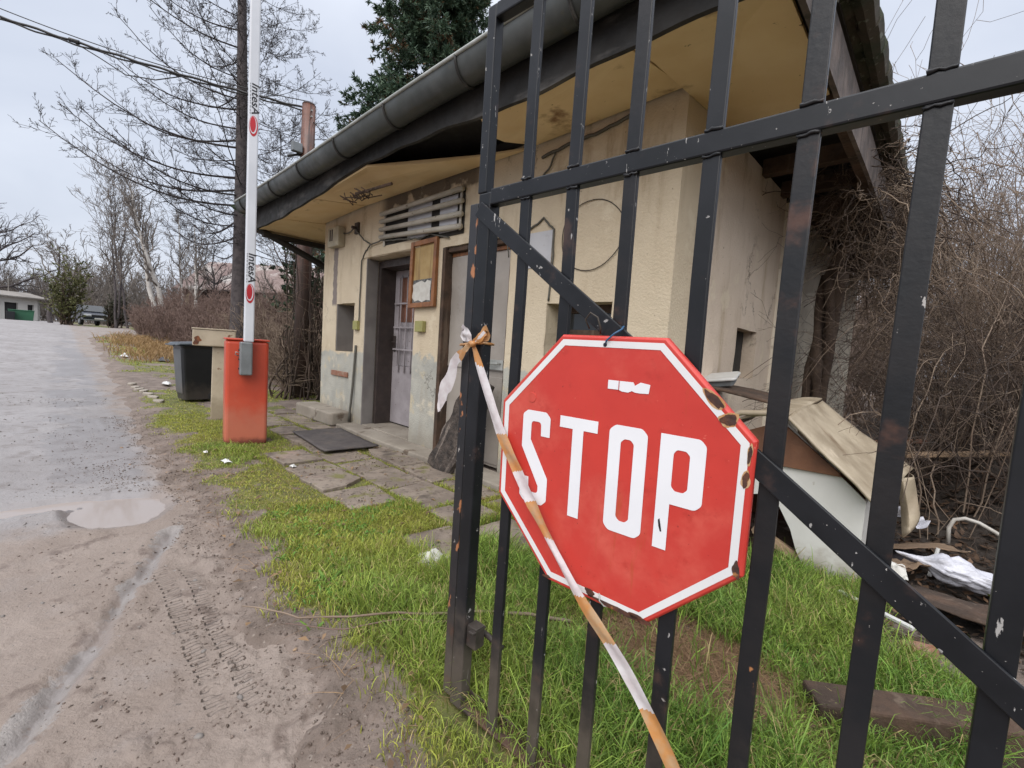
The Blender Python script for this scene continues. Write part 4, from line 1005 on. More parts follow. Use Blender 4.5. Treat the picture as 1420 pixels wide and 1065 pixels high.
    # lintel over the lilac door
    MB().box((2.80, -.002, 2.135), (4.06, .014, 2.235)).build('lintel', M['wall_front'], H, .008)
    # louvred vent
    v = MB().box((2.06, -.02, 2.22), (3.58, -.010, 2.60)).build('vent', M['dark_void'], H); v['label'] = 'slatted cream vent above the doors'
    MB().box((2.10, -.012, 2.19), (3.55, .008, 2.61)).build('vent_darkness', M['dark_void'], v)  # dark sheet on the solid wall, standing in for the unlit vent opening
    MB().box((2.62, .009, 2.24), (3.06, .016, 2.59)).build('vent_panel', M['panel_white'], v, .003)
    MB().box((2.20, .009, 2.23), (2.48, .016, 2.57)).build('vent_panel', M['panel_white'], v, .003)
    for za, zb in ((2.585, 2.585), (2.50, 2.475), (2.41, 2.355), (2.325, 2.24)):
        MB().tube([(3.575, .055, za), (2.08, .055, zb)], .026, 10).build('slat', M['slat'], v, smooth=True)
    for x in (3.52, 2.12): MB().box((x, .017, 2.22), (x + .03, .03, 2.60)).build('upright', M['slat'], v, .003)
    # boxes on the wall
    mb = MB().box((4.60, .001, 2.345), (4.93, .10, 2.60)).build('meter_box', M['box_cream'], H, .012)
    for x in (4.80, 4.86): MB().box((x - .035, .101, 2.42), (x - .005, .104, 2.57)).build('slot', M['frame_dark'], mb)
    MB().box((4.09, .002, 1.245), (4.21, .045, 1.36)).build('switch_box', M['box_olive'], H, .006)
    MB().box((2.64, .002, 1.245), (2.78, .05, 1.36)).build('switch_box', M['box_olive'], H, .006)
    MB().box((4.19, .001, 2.46), (4.29, .03, 2.60)).tube([(4.24, .03, 2.53), (4.24, .09, 2.53)], .02, 8).build('cable_anchor', M['frame_dark'], H, .004)
    MB().box((4.36, .001, .61), (4.86, .022, .68)).build('brick_patch', M['brick'], H, .006)
    MB().box((1.0, .002, 1.79), (1.36, .008, 2.07)).build('wall_plate', M['panel_white'], H, .002)
    for pts, r_ in (([(4.62, .02, 2.52), (4.45, .03, 2.49), (4.24, .05, 2.52), (4.02, .03, 2.36), (3.85, .03, 2.28), (4.0, .02, 2.2), (4.08, .02, 2.10), (4.10, .015, 1.6), (4.09, .02, 1.36)], .009),
                    ([(3.85, .03, 2.28), (3.6, .03, 2.30), (3.3, .04, 2.26), (3.0, .05, 2.24), (2.8, .03, 2.22), (2.6, .03, 2.24), (2.3, .02, 2.17)], .008),
                    ([(4.15, .02, 1.05), (4.17, .03, .5), (4.20, .05, .05)], .016),
                    ([(1.45, .012, 1.99), (1.25, .014, 2.09), (1.10, .012, 2.17), (.985, .012, 2.07), (.975, .012, 1.75), (.99, .012, 1.52)], .008),
                    ([(1.9, .012, 2.28), (1.7, .02, 2.20), (1.6, .02, 2.24), (1.5, .015, 2.10), (1.46, .015, 1.9)], .006),
                    ([(.35, .012, 2.74), (.6, .016, 2.69), (.9, .014, 2.68), (1.15, .02, 2.64)], .012),
                    ([(1.02, .014, 2.66), (1.06, .014, 2.56), (1.16, .014, 2.48), (1.2, .014, 2.40)], .007)):
        P_ = [Vector(p) for p in pts]; q = []
        for i in range(len(P_) - 1):
            for k in range(5): q.append(P_[i].lerp(P_[i + 1], k / 5) + Vector((random.uniform(-.004, .004), 0, random.uniform(-.006, .006))))
        q.append(P_[-1]); MB().tube(q, r_, 6).build('wall_cable', M['conduit'], H, smooth=True)
    # eaves: sloping ochre soffit boards, one fallen away
    def zS(x, y): return 2.765 - .20 * max(0, y / .65) * .72
    def board(poly, nsub=10):
        m = MB(); nb = len(poly)
        zt = [(x, y, z) for x, y, z in poly]; m.add([(x, y, z) for x, y, z in zt] + [(x, y, z + .02) for x, y, z in zt],
              [tuple(range(nb)), tuple(reversed(range(nb, 2 * nb)))] + [(i, nb + i, nb + (i + 1) % nb, (i + 1) % nb) for i in range(nb)])
        return m.build('soffit_board', M['soffit'], H, .002)
    Wy, Fy, Fz = .0, .655, 2.63
    def lin(x, f=1.0): return 2.765 - (2.765 - (2.60 + .01 * (6.1 - x) / 1.2)) * f
    board([(6.08, -.9, 2.60), (6.08, .655, 2.605), (5.10, .655, 2.622), (5.23, .02, 2.72), (5.23, -.9, 2.72)])
    board([(5.085, .655, 2.623), (4.012, .655, 2.668), (4.012, .034, 2.762), (5.21, .034, 2.722)])
    board([(3.988, .655, 2.668), (2.78, .655, 2.738), (2.2, .40, 2.715), (1.75, .20, 2.728), (1.30, .02, 2.742), (3.988, .034, 2.762)])
    board([(1.17, .655, 2.682), (.02, .655, 2.672), (.014, .034, 2.772), (1.20, .034, 2.745), (1.30, .12, 2.75), (1.36, .24, 2.735), (1.33, .42, 2.70)])
    board([(.01, .655, 2.672), (-.66, .655, 2.67), (-.66, -.35, 2.67), (-.012, -.80, 2.772), (-.003, .004, 2.776)])
    # timber wall plate and batten shadow line along the wall head
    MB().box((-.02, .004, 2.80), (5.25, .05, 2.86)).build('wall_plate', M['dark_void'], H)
    # fascia, verge boards, rafters, roof
    fa = MB(); segs = np.linspace(6.13, -.70, 90)
    for a, b in zip(segs[:-1], segs[1:]):
        za, zb = [float(np.interp(q_, [-.7, 1, 1.6, 2.2, 3.1, 4, 5, 6.1], [2.66, 2.665, 2.715, 2.745, 2.742, 2.655, 2.61, 2.595])) + .012 * math.sin(q_ * 7.3) * math.sin(q_ * 2.9) for q_ in (a, b)]
        fa.add([(a, .660, za), (b, .660, zb), (b, .660, 2.93), (a, .660, 2.93), (a, .69, za), (b, .69, zb), (b, .69, 2.93), (a, .69, 2.93)],
               [(0, 3, 2, 1), (4, 5, 6, 7), (0, 1, 5, 4), (3, 7, 6, 2)])
    fa.build('fascia', M['fascia'], H)
    vb = MB(); segs = np.linspace(.66, -7.2, 24)
    for a, b in zip(segs[:-1], segs[1:]):
        w1, w2 = .008 * math.sin(a * 3), .008 * math.sin(b * 3)
        vb.add([(-.70, a, 2.60 + w1), (-.70, b, 2.60 + w2), (-.70, b, 2.87), (-.70, a, 2.87), (-.725, a, 2.60 + w1), (-.725, b, 2.60 + w2), (-.725, b, 2.87), (-.725, a, 2.87)],
               [(0, 1, 2, 3), (4, 7, 6, 5), (0, 4, 5, 1), (3, 2, 6, 7)])
    vb.build('verge_board', M['verge'], H)
    MB().box((-.698, -7.2, 2.62), (-.64, -.36, 2.70)).build('verge_batten', M['wood_old'], H, .004)
    MB().box((6.10, -7.2, 2.585), (6.13, .658, 2.87)).build('verge_board', M['verge'], H)
    for k in range(11):
        y = -.95 - k * .6
        MB().box((-.69, y - .05, 2.74), (.0, y + .05, 2.869)).build('rafter', M['wood_old'], H, .004)
    MB().box((-.72, -7.25, 2.935), (6.15, .70, 2.955)).build('roof_deck', M['dark_void'], H)
    rf = MB(); yy = .80; k = 0
    nx = 150; xs = np.linspace(-.83, 6.25, nx)
    while yy > -7.3:
        za, zb = 2.985 + .0, 3.012
        top = [(x, yy, zb + .016 * math.sin(x * 2 * PI / .21) + .006 * math.sin(k * 7.1 + x * 3)) for x in xs]
        bot = [(x, yy - .36, za + .016 * math.sin(x * 2 * PI / .21)) for x in xs]
        lo = [(x, yy, z - .018) for (x, y, z) in top]; lb = [(x, y, z - .018) for (x, y, z) in bot]
        vs = top + bot + lo + lb
        fs = []
        for i in range(nx - 1):
            fs += [(i, i + 1, nx + i + 1, nx + i), (2 * nx + i, 3 * nx + i, 3 * nx + i + 1, 2 * nx + i + 1), (i, 2 * nx + i, 2 * nx + i + 1, i + 1)]
        fs += [(0, nx, 3 * nx, 2 * nx), (nx - 1, 3 * nx - 1, 4 * nx - 1, 2 * nx - 1)]
        rf.add(vs, fs); yy -= .33; k += 1
    yy = .74
    while yy > -7.2:          # rounded verge tiles along the open gable edge
        rf.tube([(-.80, yy, 3.0), (-.80, yy - .10, 3.008), (-.80, yy - .30, 2.985)], [.062, .058, .046], 8); yy -= .27
    rf.build('roof', M['tile'], H)
    lw = MB().tube([(-.74, .30, 2.95), (-.80, .27, 2.86), (-.76, .20, 2.80), (-.70, .25, 2.84), (-.74, .32, 2.88), (-.84, .22, 2.87)], .006, 6); lw.build('loose_wire', M['gal_rim'], H, smooth=True)
    # half-round gutter with straps
    gm = MB(); nS = 14; gx = np.linspace(6.22, -.78, 60); vs = []
    for x in gx:
        sag = .012 * math.sin(x * 1.1)
        for q in range(nS + 1):
            a = PI + PI * q / nS; vs.append((x, .795 + .112 * math.cos(a), 2.955 + .135 * math.sin(a) + sag))
        for q in range(nS + 1):
            a = PI + PI * q / nS; vs.append((x, .795 + .107 * math.cos(a), 2.957 + .129 * math.sin(a) + sag))
    n2 = 2 * (nS + 1); fs = []
    for i in range(len(gx) - 1):
        for q in range(nS):
            a = i * n2 + q; fs.append((a, a + 1, a + n2 + 1, a + n2)); b = a + nS + 1; fs.append((b, b + n2, b + n2 + 1, b + 1))
    fs.append(tuple(range(nS + 1))); fs.append(tuple(reversed([(len(gx) - 1) * n2 + q for q in range(nS + 1)])))
    gm.add(vs, fs); g = gm.build('gutter', M['gal'], H, smooth=True)
    MB().tube([(x, .909, 2.958 + .012 * math.sin(x * 1.1)) for x in gx], .013, 8).build('rim', M['gal_rim'], g, smooth=True)
    for x in (5.95, 5.55, 4.75, 3.85, 2.95, 2.05, 1.15, .25, -.45):
        pts = [(x, .795 + .118 * math.cos(PI + PI * q / 12), 2.955 + .012 * math.sin(x * 1.1) + .141 * math.sin(PI + PI * q / 12)) for q in range(13)]
        MB().tube(pts, .010, 6).build('bracket', M['fascia'], g, smooth=True)
    dp = [(5.98, .74, 2.80), (6.0, .70, 2.70), (6.0, .60, 2.60), (6.0, .25, 2.47), (6.0, -.2, 2.30), (6.0, -.45, 2.19), (6.0, -.52, 2.17)]
    MB().tube(dp, .05, 10).build('downpipe', M['cable'], H, smooth=True)
    MB().box((5.94, -.45, 2.52), (6.03, .60, 2.59)).build('beam', M['dark_void'], H, .004)
    # torn lath hanging under the eaves
    m = MB()
    for k in range(16):
        x = 3.0 + .5 * random.random(); y = .5 + .12 * random.random()
        m.tube([(x, y, 2.62), (x - .1 * random.random(), y - .08 * random.random(), 2.58 - .03 * random.random()), (x - .25 * random.random(), y - .15 * random.random(), 2.585)], .006, 5)
    m.tube([(3.2, .55, 2.60), (2.55, .52, 2.58)], .014, 6)
    m.build('torn_lath', M['wood_old'], H)
make_house()

def facade_thing(name, label, cat, u, v, z, group=None):
    return thing(name, label, cat, W(u, -v, z), ROT_F, group)
def make_facade_items():
    n_ = facade_thing('notice_board', 'orange framed wooden notice board with a torn paper beside the barred door', 'notice board', 2.70, .012, 1.50)
    w, h = .235, .70
    MB().box((-w + .04, .001, .04), (w - .04, .012, h - .04)).build('backing', M['wood_pale'], n_)
    MB().box((-w, 0, 0), (-w + .05, .04, h)).box((w - .05, 0, 0), (w, .04, h)).box((-w + .05, 0, h - .05), (w - .05, .04, h)).box((-w + .05, 0, 0), (w - .05, .04, .05)).build('frame', M['wood_orange'], n_, .004)
    MB().box((-w + .052, .013, .052), (w - .052, .015, .295)).build('print', M['poster_dark'], n_)
    curve_shape('paper', [(.165, .10), (.10, .115), (.06, .09), (.0, .115), (-.09, .10), (-.16, .08), (-.15, .02), (-.17, -.05), (-.11, -.10), (-.05, -.085), (.02, -.11), (.10, -.09), (.165, -.10), (.155, -.02)], [], .001, M['paper'], n_, (.02, .018, .165)).rotation_euler = (PI / 2, 0, PI)
    n_.rotation_euler = (R(1.5), R(1.2), ROT_F)
    # bent wire ring on the wall
    wl = facade_thing('wire_loop', 'thin wire loop hanging on the cream wall behind the gate bars', 'wire', .62, .008, 2.0)
    pts = [(.27 * math.sin(a) * (1 + .04 * math.sin(3 * a)) + .02, .005 * math.sin(2 * a), .25 * math.cos(a) - .02) for a in np.linspace(0, 2 * PI, 40)]
    MB().tube(pts, .0035, 5).build('ring', M['wire'], wl, smooth=True)
    # plank leaning on the second door
    pl = thing('leaning_plank', 'dark bark edged plank leaning against the sheeted door behind the gate', 'plank', W(1.88, -.34, .0), ROT_F)
    m = MB(); L = .92
    for k in range(12):
        pass
    nseg = 16; vs = []
    for i in range(nseg + 1):
        f = i / nseg; wv = .004 * math.sin(i * 1.7)
        x0, x1 = -.17 + .02 * math.sin(i * .9), .15 + .018 * math.sin(i * 1.3)
        for x, y in ((x0, .0 + wv), (-.06, .012 + wv), (.05, .010 - wv), (x1, .0), (x1, -.045), (x0, -.045)): vs.append((x, y, f * L))
    fs = [tuple(range(6))[::-1], tuple(nseg * 6 + q for q in range(6))]
    for i in range(nseg):
        for q in range(6): fs.append((i * 6 + q, i * 6 + (q + 1) % 6, (i + 1) * 6 + (q + 1) % 6, (i + 1) * 6 + q))
    m.add(vs, fs); o = m.build('board', M['plank_bark'], pl, .004)
    o.rotation_euler = (R(14), R(-18), 0)
    # rubber mat
    mt = thing('door_mat', 'dark grey rubber mat lying on the slabs before the barred door', 'mat', W(3.35, -.62, .03), ROT_F + R(-4))
    nu, nv = 24, 14; UU, VV = np.meshgrid(np.linspace(-.52, .52, nu), np.linspace(-.27, .27, nv), indexing='ij')
    ZZ = .012 * fbm(UU * 3, VV * 3, 97) + .012 * sstep(.38, .52, np.abs(UU)) * fbm(UU * 5, VV * 5, 98)
    V = np.concatenate([np.stack([UU + .012 * fbm(VV * 6, UU * 2, 99), VV, ZZ + .008], -1).reshape(-1, 3)])
    i = np.arange(nu - 1)[:, None] * nv + np.arange(nv - 1)[None]
    Q = np.stack([i, i + nv, i + nv + 1, i + 1], -1).reshape(-1, 4)
    o = mesh_np('sheet', V, Q, None, M['mat'], mt, True)
    s_ = o.modifiers.new('solid', 'SOLIDIFY'); s_.thickness = .014
make_facade_items()
# ================================================================== things along the road
def at(x, y, d):
    """a point d metres away (on plan) in the direction of a photo pixel"""
    v = CF + (x - 710) / FPX * CR - (y - 532.5) / FPX * CU
    return EYE + v * d / math.hypot(v[0], v[1])
def make_barrier():
    b = thing('road_barrier', 'orange barrier housing with its white arm raised upright at the road edge', 'barrier', W(3.80, -1.355, gz(3.8, -1.38) - .01), ROT_F - R(10))
    MB().box((-.15, -.185, 0), (.15, .185, 1.05)).build('housing', M['orange'], b, .03, seg=3)
    MB().box((-.155, -.19, 1.052), (.155, .19, 1.07)).build('lid', M['orange'], b, .006)
    k = MB().prism([(-.05, .72), (.056, .72), (.056, 1.04), (-.05, 1.04)], .125, ((0, 1, 0), (0, 0, 1)), (-.285, .02, 0)); br = k.build('arm_bracket', M['bracket_grey'], b, .012)
    for z_ in (.78, .87, .96): MB().tube([(-.21, .0765, z_), (-.21, .084, z_)], .009, 8).build('screw', M['fascia'], br)
    MB().tube([(-.2, .077, .93), (-.2, .105, .94), (-.19, .11, .915), (-.18, .077, .90)], .004, 6).build('hook', M['gal_rim'], br, smooth=True)
    a = MB().box((-.270, -.040, 1.042), (-.205, .046, 5.6)).build('arm', M['arm_white'], b, .012)
    # lettering reads downwards on the face towards the gate
    for zt in (1.89, 3.43):
        for body, size, y0, mt in (('IntesA', .088, .03, 'ink'),):
            fc = bpy.data.curves.new('lettering', 'FONT'); fc.body = body; fc.size = size; fc.shear = .15; fc.extrude = .0004; fc.offset = .0016; fc.space_character = 1.02
            tmp = bpy.data.objects.new('tmp', fc); me = bpy.data.meshes.new_from_object(tmp); bpy.data.objects.remove(tmp)
            me.materials.clear(); me.materials.append(M[mt])
            o = link(bpy.data.objects.new('lettering', me), a)
            xs = [v.co.x for v in me.vertices]; L = max(xs) - min(xs); s_ = .275 / L
            o.matrix_local = Matrix(((0, 0, -1, -.2708), (0, -1, 0, .018), (-1, 0, 0, zt), (0, 0, 0, 1))) @ Matrix.Diagonal((s_, 1.0, 1, 1))
        m = MB(); z_ = zt - .01
        r_ = random.Random(4)
        while z_ > zt - .27:
            l = r_.uniform(.010, .022); m.box((-.2710, .028, z_ - l), (-.2702, .035, z_)); z_ -= l + r_.uniform(.006, .016)
        m.build('small_lettering', M['ink_faint'], a)
        ec = zt - .385
        def ell(name, ry, rz, dy, dz, x, mt):
            pts = [(.003 + dy + ry * math.cos(2 * PI * q / 40), ec + dz + rz * math.sin(2 * PI * q / 40)) for q in range(40)]
            MB().prism(pts[::-1], .0003, ((0, 1, 0), (0, 0, 1)), (-x, 0, 0)).build(name, M[mt], a)
        ell('emblem', .036, .092, 0, 0, .2709, 'red_print'); ell('emblem', .030, .077, .002, .009, .2713, 'arm_white'); ell('emblem', .024, .070, .004, .014, .2717, 'red_print')
    return b
make_barrier()
def make_bin():
    b = thing('wheelie_bin', 'black wheelie bin with blue grey lid behind the cream post', 'bin', W(6.95, -1.2, gz(6.95, -1.2)), ROT_F + R(6))
    # local y = front (towards the road)
    m = MB(); lv = [(.03, .19, .21), (.12, .20, .22), (.86, .235, .265), (.90, .25, .28)]
    vs = []; rr = .045
    for z_, hx, hy in lv:
        for sx, sy in ((1, 1), (-1, 1), (-1, -1), (1, -1)):
            for q in range(4):
                a = {(1, 1): 0, (-1, 1): PI / 2, (-1, -1): PI, (1, -1): 1.5 * PI}[(sx, sy)] + q * PI / 6
                vs.append((sx * (hx - rr) + rr * math.cos(a), sy * (hy - rr) + rr * math.sin(a), z_))
    fs = [tuple(reversed(range(16))), tuple(48 + q for q in range(16))]
    for i in range(3):
        for q in range(16): fs.append((i * 16 + q, i * 16 + (q + 1) % 16, (i + 1) * 16 + (q + 1) % 16, (i + 1) * 16 + q))
    m.add(vs, fs); m.build('body', M['bin'], b, .006)
    MB().prism([(-.16, .13), (.16, .13), (.19, .84), (-.19, .84)], .012, ((1, 0, 0), (0, .055, 1)), (0, .224, 0)).build('front_panel', M['bin_front'], b, .004)
    lid = MB(); lid.add([(-.26, .34, .905), (.26, .34, .905), (.26, -.27, .93), (-.26, -.27, .93), (-.24, .30, .945), (.24, .30, .945), (.24, -.25, .985), (-.24, -.25, .985)],
                        [(0, 3, 2, 1), (4, 5, 6, 7), (0, 1, 5, 4), (1, 2, 6, 5), (2, 3, 7, 6), (3, 0, 4, 7)])
    lid.build('lid', M['bin_lid'], b, .02)
    MB().box((-.20, .342, .895), (.20, .375, .915)).build('lid_lip', M['bin_lid'], b, .006)
    MB().tube([(-.22, -.31, .93), (.22, -.31, .93)], .014, 8).build('handle', M['bin'], b, smooth=True)
    for s in (-1, 1): MB().tube([(s * .17, -.20, .085), (s * .215, -.20, .085)], .085, 16).build('wheel', M['tyre'], b, .006)
    b.scale = (.93, .93, .93)
make_bin()
def make_post():
    p = thing('intercom_post', 'cream painted post with a rusty box head beside the orange housing', 'post', W(5.35, -1.29, gz(5.35, -1.29) - .02), ROT_F - R(14))
    MB().prism([(-.075, 0), (.075, 0), (.062, .93), (-.085, .93)], .14, ((0, 1, 0), (0, 0, 1)), (-.07, -.03, 0)).build('post', M['post_cream'], p, .012)
    h = MB().box((-.13, -.215, .932), (.12, .235, 1.135)).build('head', M['post_cream'], p, .012)
    MB().box((-.14, -.222, 1.137), (.13, .242, 1.152)).build('cap', M['post_cream'], h, .004)
    for k in range(0):
        y, z_ = .235 - abs(r_.gauss(0, .06)), .95 + abs(r_.gauss(0, .07)); s = r_.uniform(.006, .02)
        if z_ < 1.12 and y > .04:
            pts = blob(y, z_, s, s * .8, k, 10); m.prism(pts, .0012 + .0001 * k, ((0, -1, 0), (0, 0, 1)), (-.1301, 0, 0)) if False else m.add([(-.1312 - .0001 * k, a, c) for a, c in pts], [tuple(range(10))])
    m = MB().add([(-.1312, a, c) for a, c in blob(.185, 1.0, .04, .045, 5, 30, .5)], [tuple(range(30))]); m.build('rust_patch', M['rust'], h)
make_post()
def make_pole():
    p = thing('utility_pole', 'red brown utility pole rising behind the left end of the gatehouse', 'pole', W(6.9, .34, gz(6.9, .34) - .1), ROT_F)
    MB().tube([(0, 0, 0), (.01, 0, 2), (0, .01, 4), (0, 0, 5.12)], [.135, .125, .115, .105], 14).build('pole', M['pole'], p, smooth=True)
    MB().tube([(0, 0, 5.12), (0, 0, 5.15)], [.11, .09], 14).build('cap', M['bark'], p)
    MB().box((-.10, .12, 4.27), (-.0, .28, 4.42)).build('junction_box', M['bracket_grey'], p, .01)
    MB().tube([(0, .11, 4.28), (0, .32, 4.18)], .02, 8).build('bracket', M['fascia'], p, smooth=True)
    for z_ in (5.0, 4.9): MB().tube([(-.14, 0, z_), (.14, 0, z_)], .012, 8).build('bolt', M['gal_rim'], p)
    cr_ = thing('dead_climber', 'tangle of dead climbing stems round the foot of the utility pole', 'plant', W(6.9, .34, gz(6.9, .34) - .05), ROT_F)
    V = []; K = 14
    for k in range(46):
        a = rng.uniform(0, 6.28); tw = rng.uniform(-1.2, 1.2); h = rng.uniform(1.2, 3.4); s = np.linspace(0, 1, K)
        r_ = .16 + rng.uniform(0, .25) * np.abs(np.sin(s * rng.uniform(3, 9) + a)) + .12 * (1 - s)
        V.append(np.stack([np.cos(a + tw * s) * r_, np.sin(a + tw * s) * r_, h * s], 1))
    P = np.array(V) + rng.normal(0, .012, (46, K, 3)); Rd = np.linspace(.014, .004, K)[None] * rng.uniform(.5, 1.6, (46, 1))
    c = kids(P, Rd, 6, .22, 60, -.25, 6, .1, .10, .5)
    mesh_np('stems', *tubes_np(P, Rd, 5), None, M['twig_dark'], cr_, True)
    mesh_np('twig', *tubes_np(*c, 3), None, M['twig_tan'], cr_, True)

# ------------------------------------------------------------------ branching plants
def kids(P, Rd, c, lf, ang, up, K, tmin, wob, rf, tmax=1.0, lmin=0.0, flat=0.0, curl=0.0):
    Nn, Kp, _ = P.shape
    idx = np.repeat(np.arange(Nn), c); n_ = len(idx)
    t_ = rng.uniform(tmin, tmax, n_); s = t_ * (Kp - 1); i = np.clip(s.astype(int), 0, Kp - 2); f = (s - i)[:, None]
    base = P[idx, i] * (1 - f) + P[idx, i + 1] * f
    tg = P[idx, i + 1] - P[idx, i]; tg /= np.linalg.norm(tg, axis=1, keepdims=True) + 1e-9
    r_ = rng.normal(0, 1, (n_, 3)); r_[:, 2] *= (1 - flat)
    r_ -= (r_ * tg).sum(1, keepdims=True) * tg; r_ /= np.linalg.norm(r_, axis=1, keepdims=True) + 1e-9
    a = np.radians(ang * rng.uniform(.65, 1.25, n_))[:, None]
    d = tg * np.cos(a) + r_ * np.sin(a); d[:, 2] += up; d /= np.linalg.norm(d, axis=1, keepdims=True)
    plen = np.linalg.norm(np.diff(P, axis=1), axis=2).sum(1)[idx]
    L = np.maximum(plen * lf * rng.uniform(.45, 1.15, n_) * (1.15 - .6 * t_), lmin)
    q = np.linspace(0, 1, K)
    C_ = base[:, None] + d[:, None] * (L[:, None] * q)[:, :, None]
    C_[:, :, 2] += curl * L[:, None] * q[None] ** 2
    w = np.cumsum(rng.normal(0, 1, (n_, K, 3)), axis=1) * (wob * L)[:, None, None] / K; w[:, 0] = 0
    C_ = C_ + w
    rb = (Rd[idx, i]) * rf
    return C_, np.maximum(rb[:, None] * np.linspace(1, .3, K)[None], .0008)
def stems(base, h, lean, K, wob, r0, taper=.25, dirs=None):
    n_ = len(base); a = rng.uniform(0, 2 * PI, n_); d = np.stack([np.cos(a) * lean, np.sin(a) * lean, np.ones(n_)], 1) if dirs is None else dirs
    d /= np.linalg.norm(d, axis=1, keepdims=True); q = np.linspace(0, 1, K)
    P = base[:, None] + d[:, None] * (h[:, None] * q)[:, :, None]
    w = np.cumsum(rng.normal(0, 1, (n_, K, 3)), axis=1) * (wob * h)[:, None, None] / K; w[:, 0] = 0
    return P + w, r0[:, None] * np.linspace(1, taper, K)[None]
def base_at(u, off):
    u = np.atleast_1d(np.asarray(u, float)); off = np.atleast_1d(np.asarray(off, float))
    p = FO[None] + FU[None] * u[:, None] + FN[None] * off[:, None]; p[:, 2] = ground_h(u, off, p[:, 0], p[:, 1]) - .03
    return p
def loc(root, P): return P - np.array(root.location)[None, None]
make_pole()

def make_larch(name, label, p, h, r0, z0, Lmax, nb, seed, minr=.003):
    global rng
    rng = np.random.default_rng(seed)
    t_ = thing(name, label, 'tree', p)
    K = 12; q = np.linspace(0, 1, K); P = np.stack([.05 * np.sin(q * 5), .04 * np.sin(q * 4 + 1), q * h], 1)[None]
    Rd = (r0 * (1 - .88 * q))[None] + .0; Rd[0, 0] *= 1.25
    V, Q = tubes_np(P, Rd, 14); mesh_np('trunk', V, Q, None, M['bark'], t_, True)
    zb = z0 + (h * .97 - z0) * (np.arange(nb) + rng.uniform(-.4, .4, nb)) / nb; zb = np.clip(zb, z0 - .2, h * .97)
    az = np.arange(nb) * 2.39996 + rng.uniform(-.5, .5, nb)
    f = (zb - z0) / (h - z0); L = Lmax * (1 - f).clip(.06, 1) ** 1.05 * rng.uniform(.6, 1.08, nb)
    K2 = 12; s = np.linspace(0, 1, K2)[None]
    rise_ = (.02 + .20 * f[:, None]) * s - .09 * np.sin(PI * s) * (1 - f[:, None] * .6) + .17 * s ** 3
    bend = rng.normal(0, .10, nb)[:, None] * s ** 2
    A = az[:, None] + bend
    B = np.stack([np.cos(A) * L[:, None] * s, np.sin(A) * L[:, None] * s, zb[:, None] + L[:, None] * rise_], -1)
    B += np.cumsum(rng.normal(0, .012, B.shape), 1) * s[..., None]
    bx = np.interp(zb, q * h, P[0, :, 0]); by = np.interp(zb, q * h, P[0, :, 1]); B[:, :, 0] += bx[:, None]; B[:, :, 1] += by[:, None]
    L = L * np.maximum(.38, .58 + .42 * np.cos(az + R(149)))
    Rb = (.0075 * L)[:, None] * np.linspace(1, .22, K2)[None] + .002
    c1 = kids(B, Rb, 17, .27, 55, .10, 7, .18, .18, .5, flat=.6, curl=.12)
    c2 = kids(c1[0], c1[1], 7, .34, 55, .12, 5, .1, .2, .6, flat=.2, curl=.15)
    c3 = kids(c2[0], c2[1], 2, .6, 45, .1, 3, .1, .2, .7)
    mx = lambda c: (c[0], np.maximum(c[1], minr))
    mesh_np('branches', *join_np([tubes_np(B, Rb, 6), tubes_np(*mx(c1), 4), tubes_np(*mx(c2), 3), tubes_np(*mx(c3), 3)]), None, M['twig_larch'], t_, True)
p = at(327, 440, 12); make_larch('larch_tree', 'tall bare larch standing behind the white barrier arm', (p[0], p[1], .05), 14.5, .17, 2.9, 3.6, 140, 21, .0030)
p = at(800, 300, 16.5); make_larch('larch_tree', 'bare larch top showing above the roof to the right of the spruce', (p[0], p[1], 0), 13.2, .2, 6.0, 3.4, 46, 22)

def cards(P, n_, L, w, spread, up=0.0, tmin=0.0):
    """leaf or needle cards set along polylines -> verts, tris"""
    Nn, K, _ = P.shape; idx = np.repeat(np.arange(Nn), n_); m_ = len(idx)
    s = rng.uniform(tmin, 1, m_) * (K - 1); i = np.clip(s.astype(int), 0, K - 2); f = (s - i)[:, None]
    b = P[idx, i] * (1 - f) + P[idx, i + 1] * f; tg = P[idx, i + 1] - P[idx, i]; tg /= np.linalg.norm(tg, axis=1, keepdims=True) + 1e-9
    d = tg + rng.normal(0, spread, (m_, 3)); d[:, 2] += up; d /= np.linalg.norm(d, axis=1, keepdims=True)
    sd_ = np.cross(d, rng.normal(0, 1, (m_, 3))); sd_ /= np.linalg.norm(sd_, axis=1, keepdims=True) + 1e-9
    l = (L * rng.uniform(.6, 1.3, m_))[:, None]; ww = w * rng.uniform(.6, 1.3, m_)[:, None]
    V = np.stack([b - d * l * .15, b + d * l * .4 + sd_ * ww, b + d * l, b + d * l * .4 - sd_ * ww], 1).reshape(-1, 3)
    Q = np.arange(m_ * 4).reshape(-1, 4)
    return V, Q
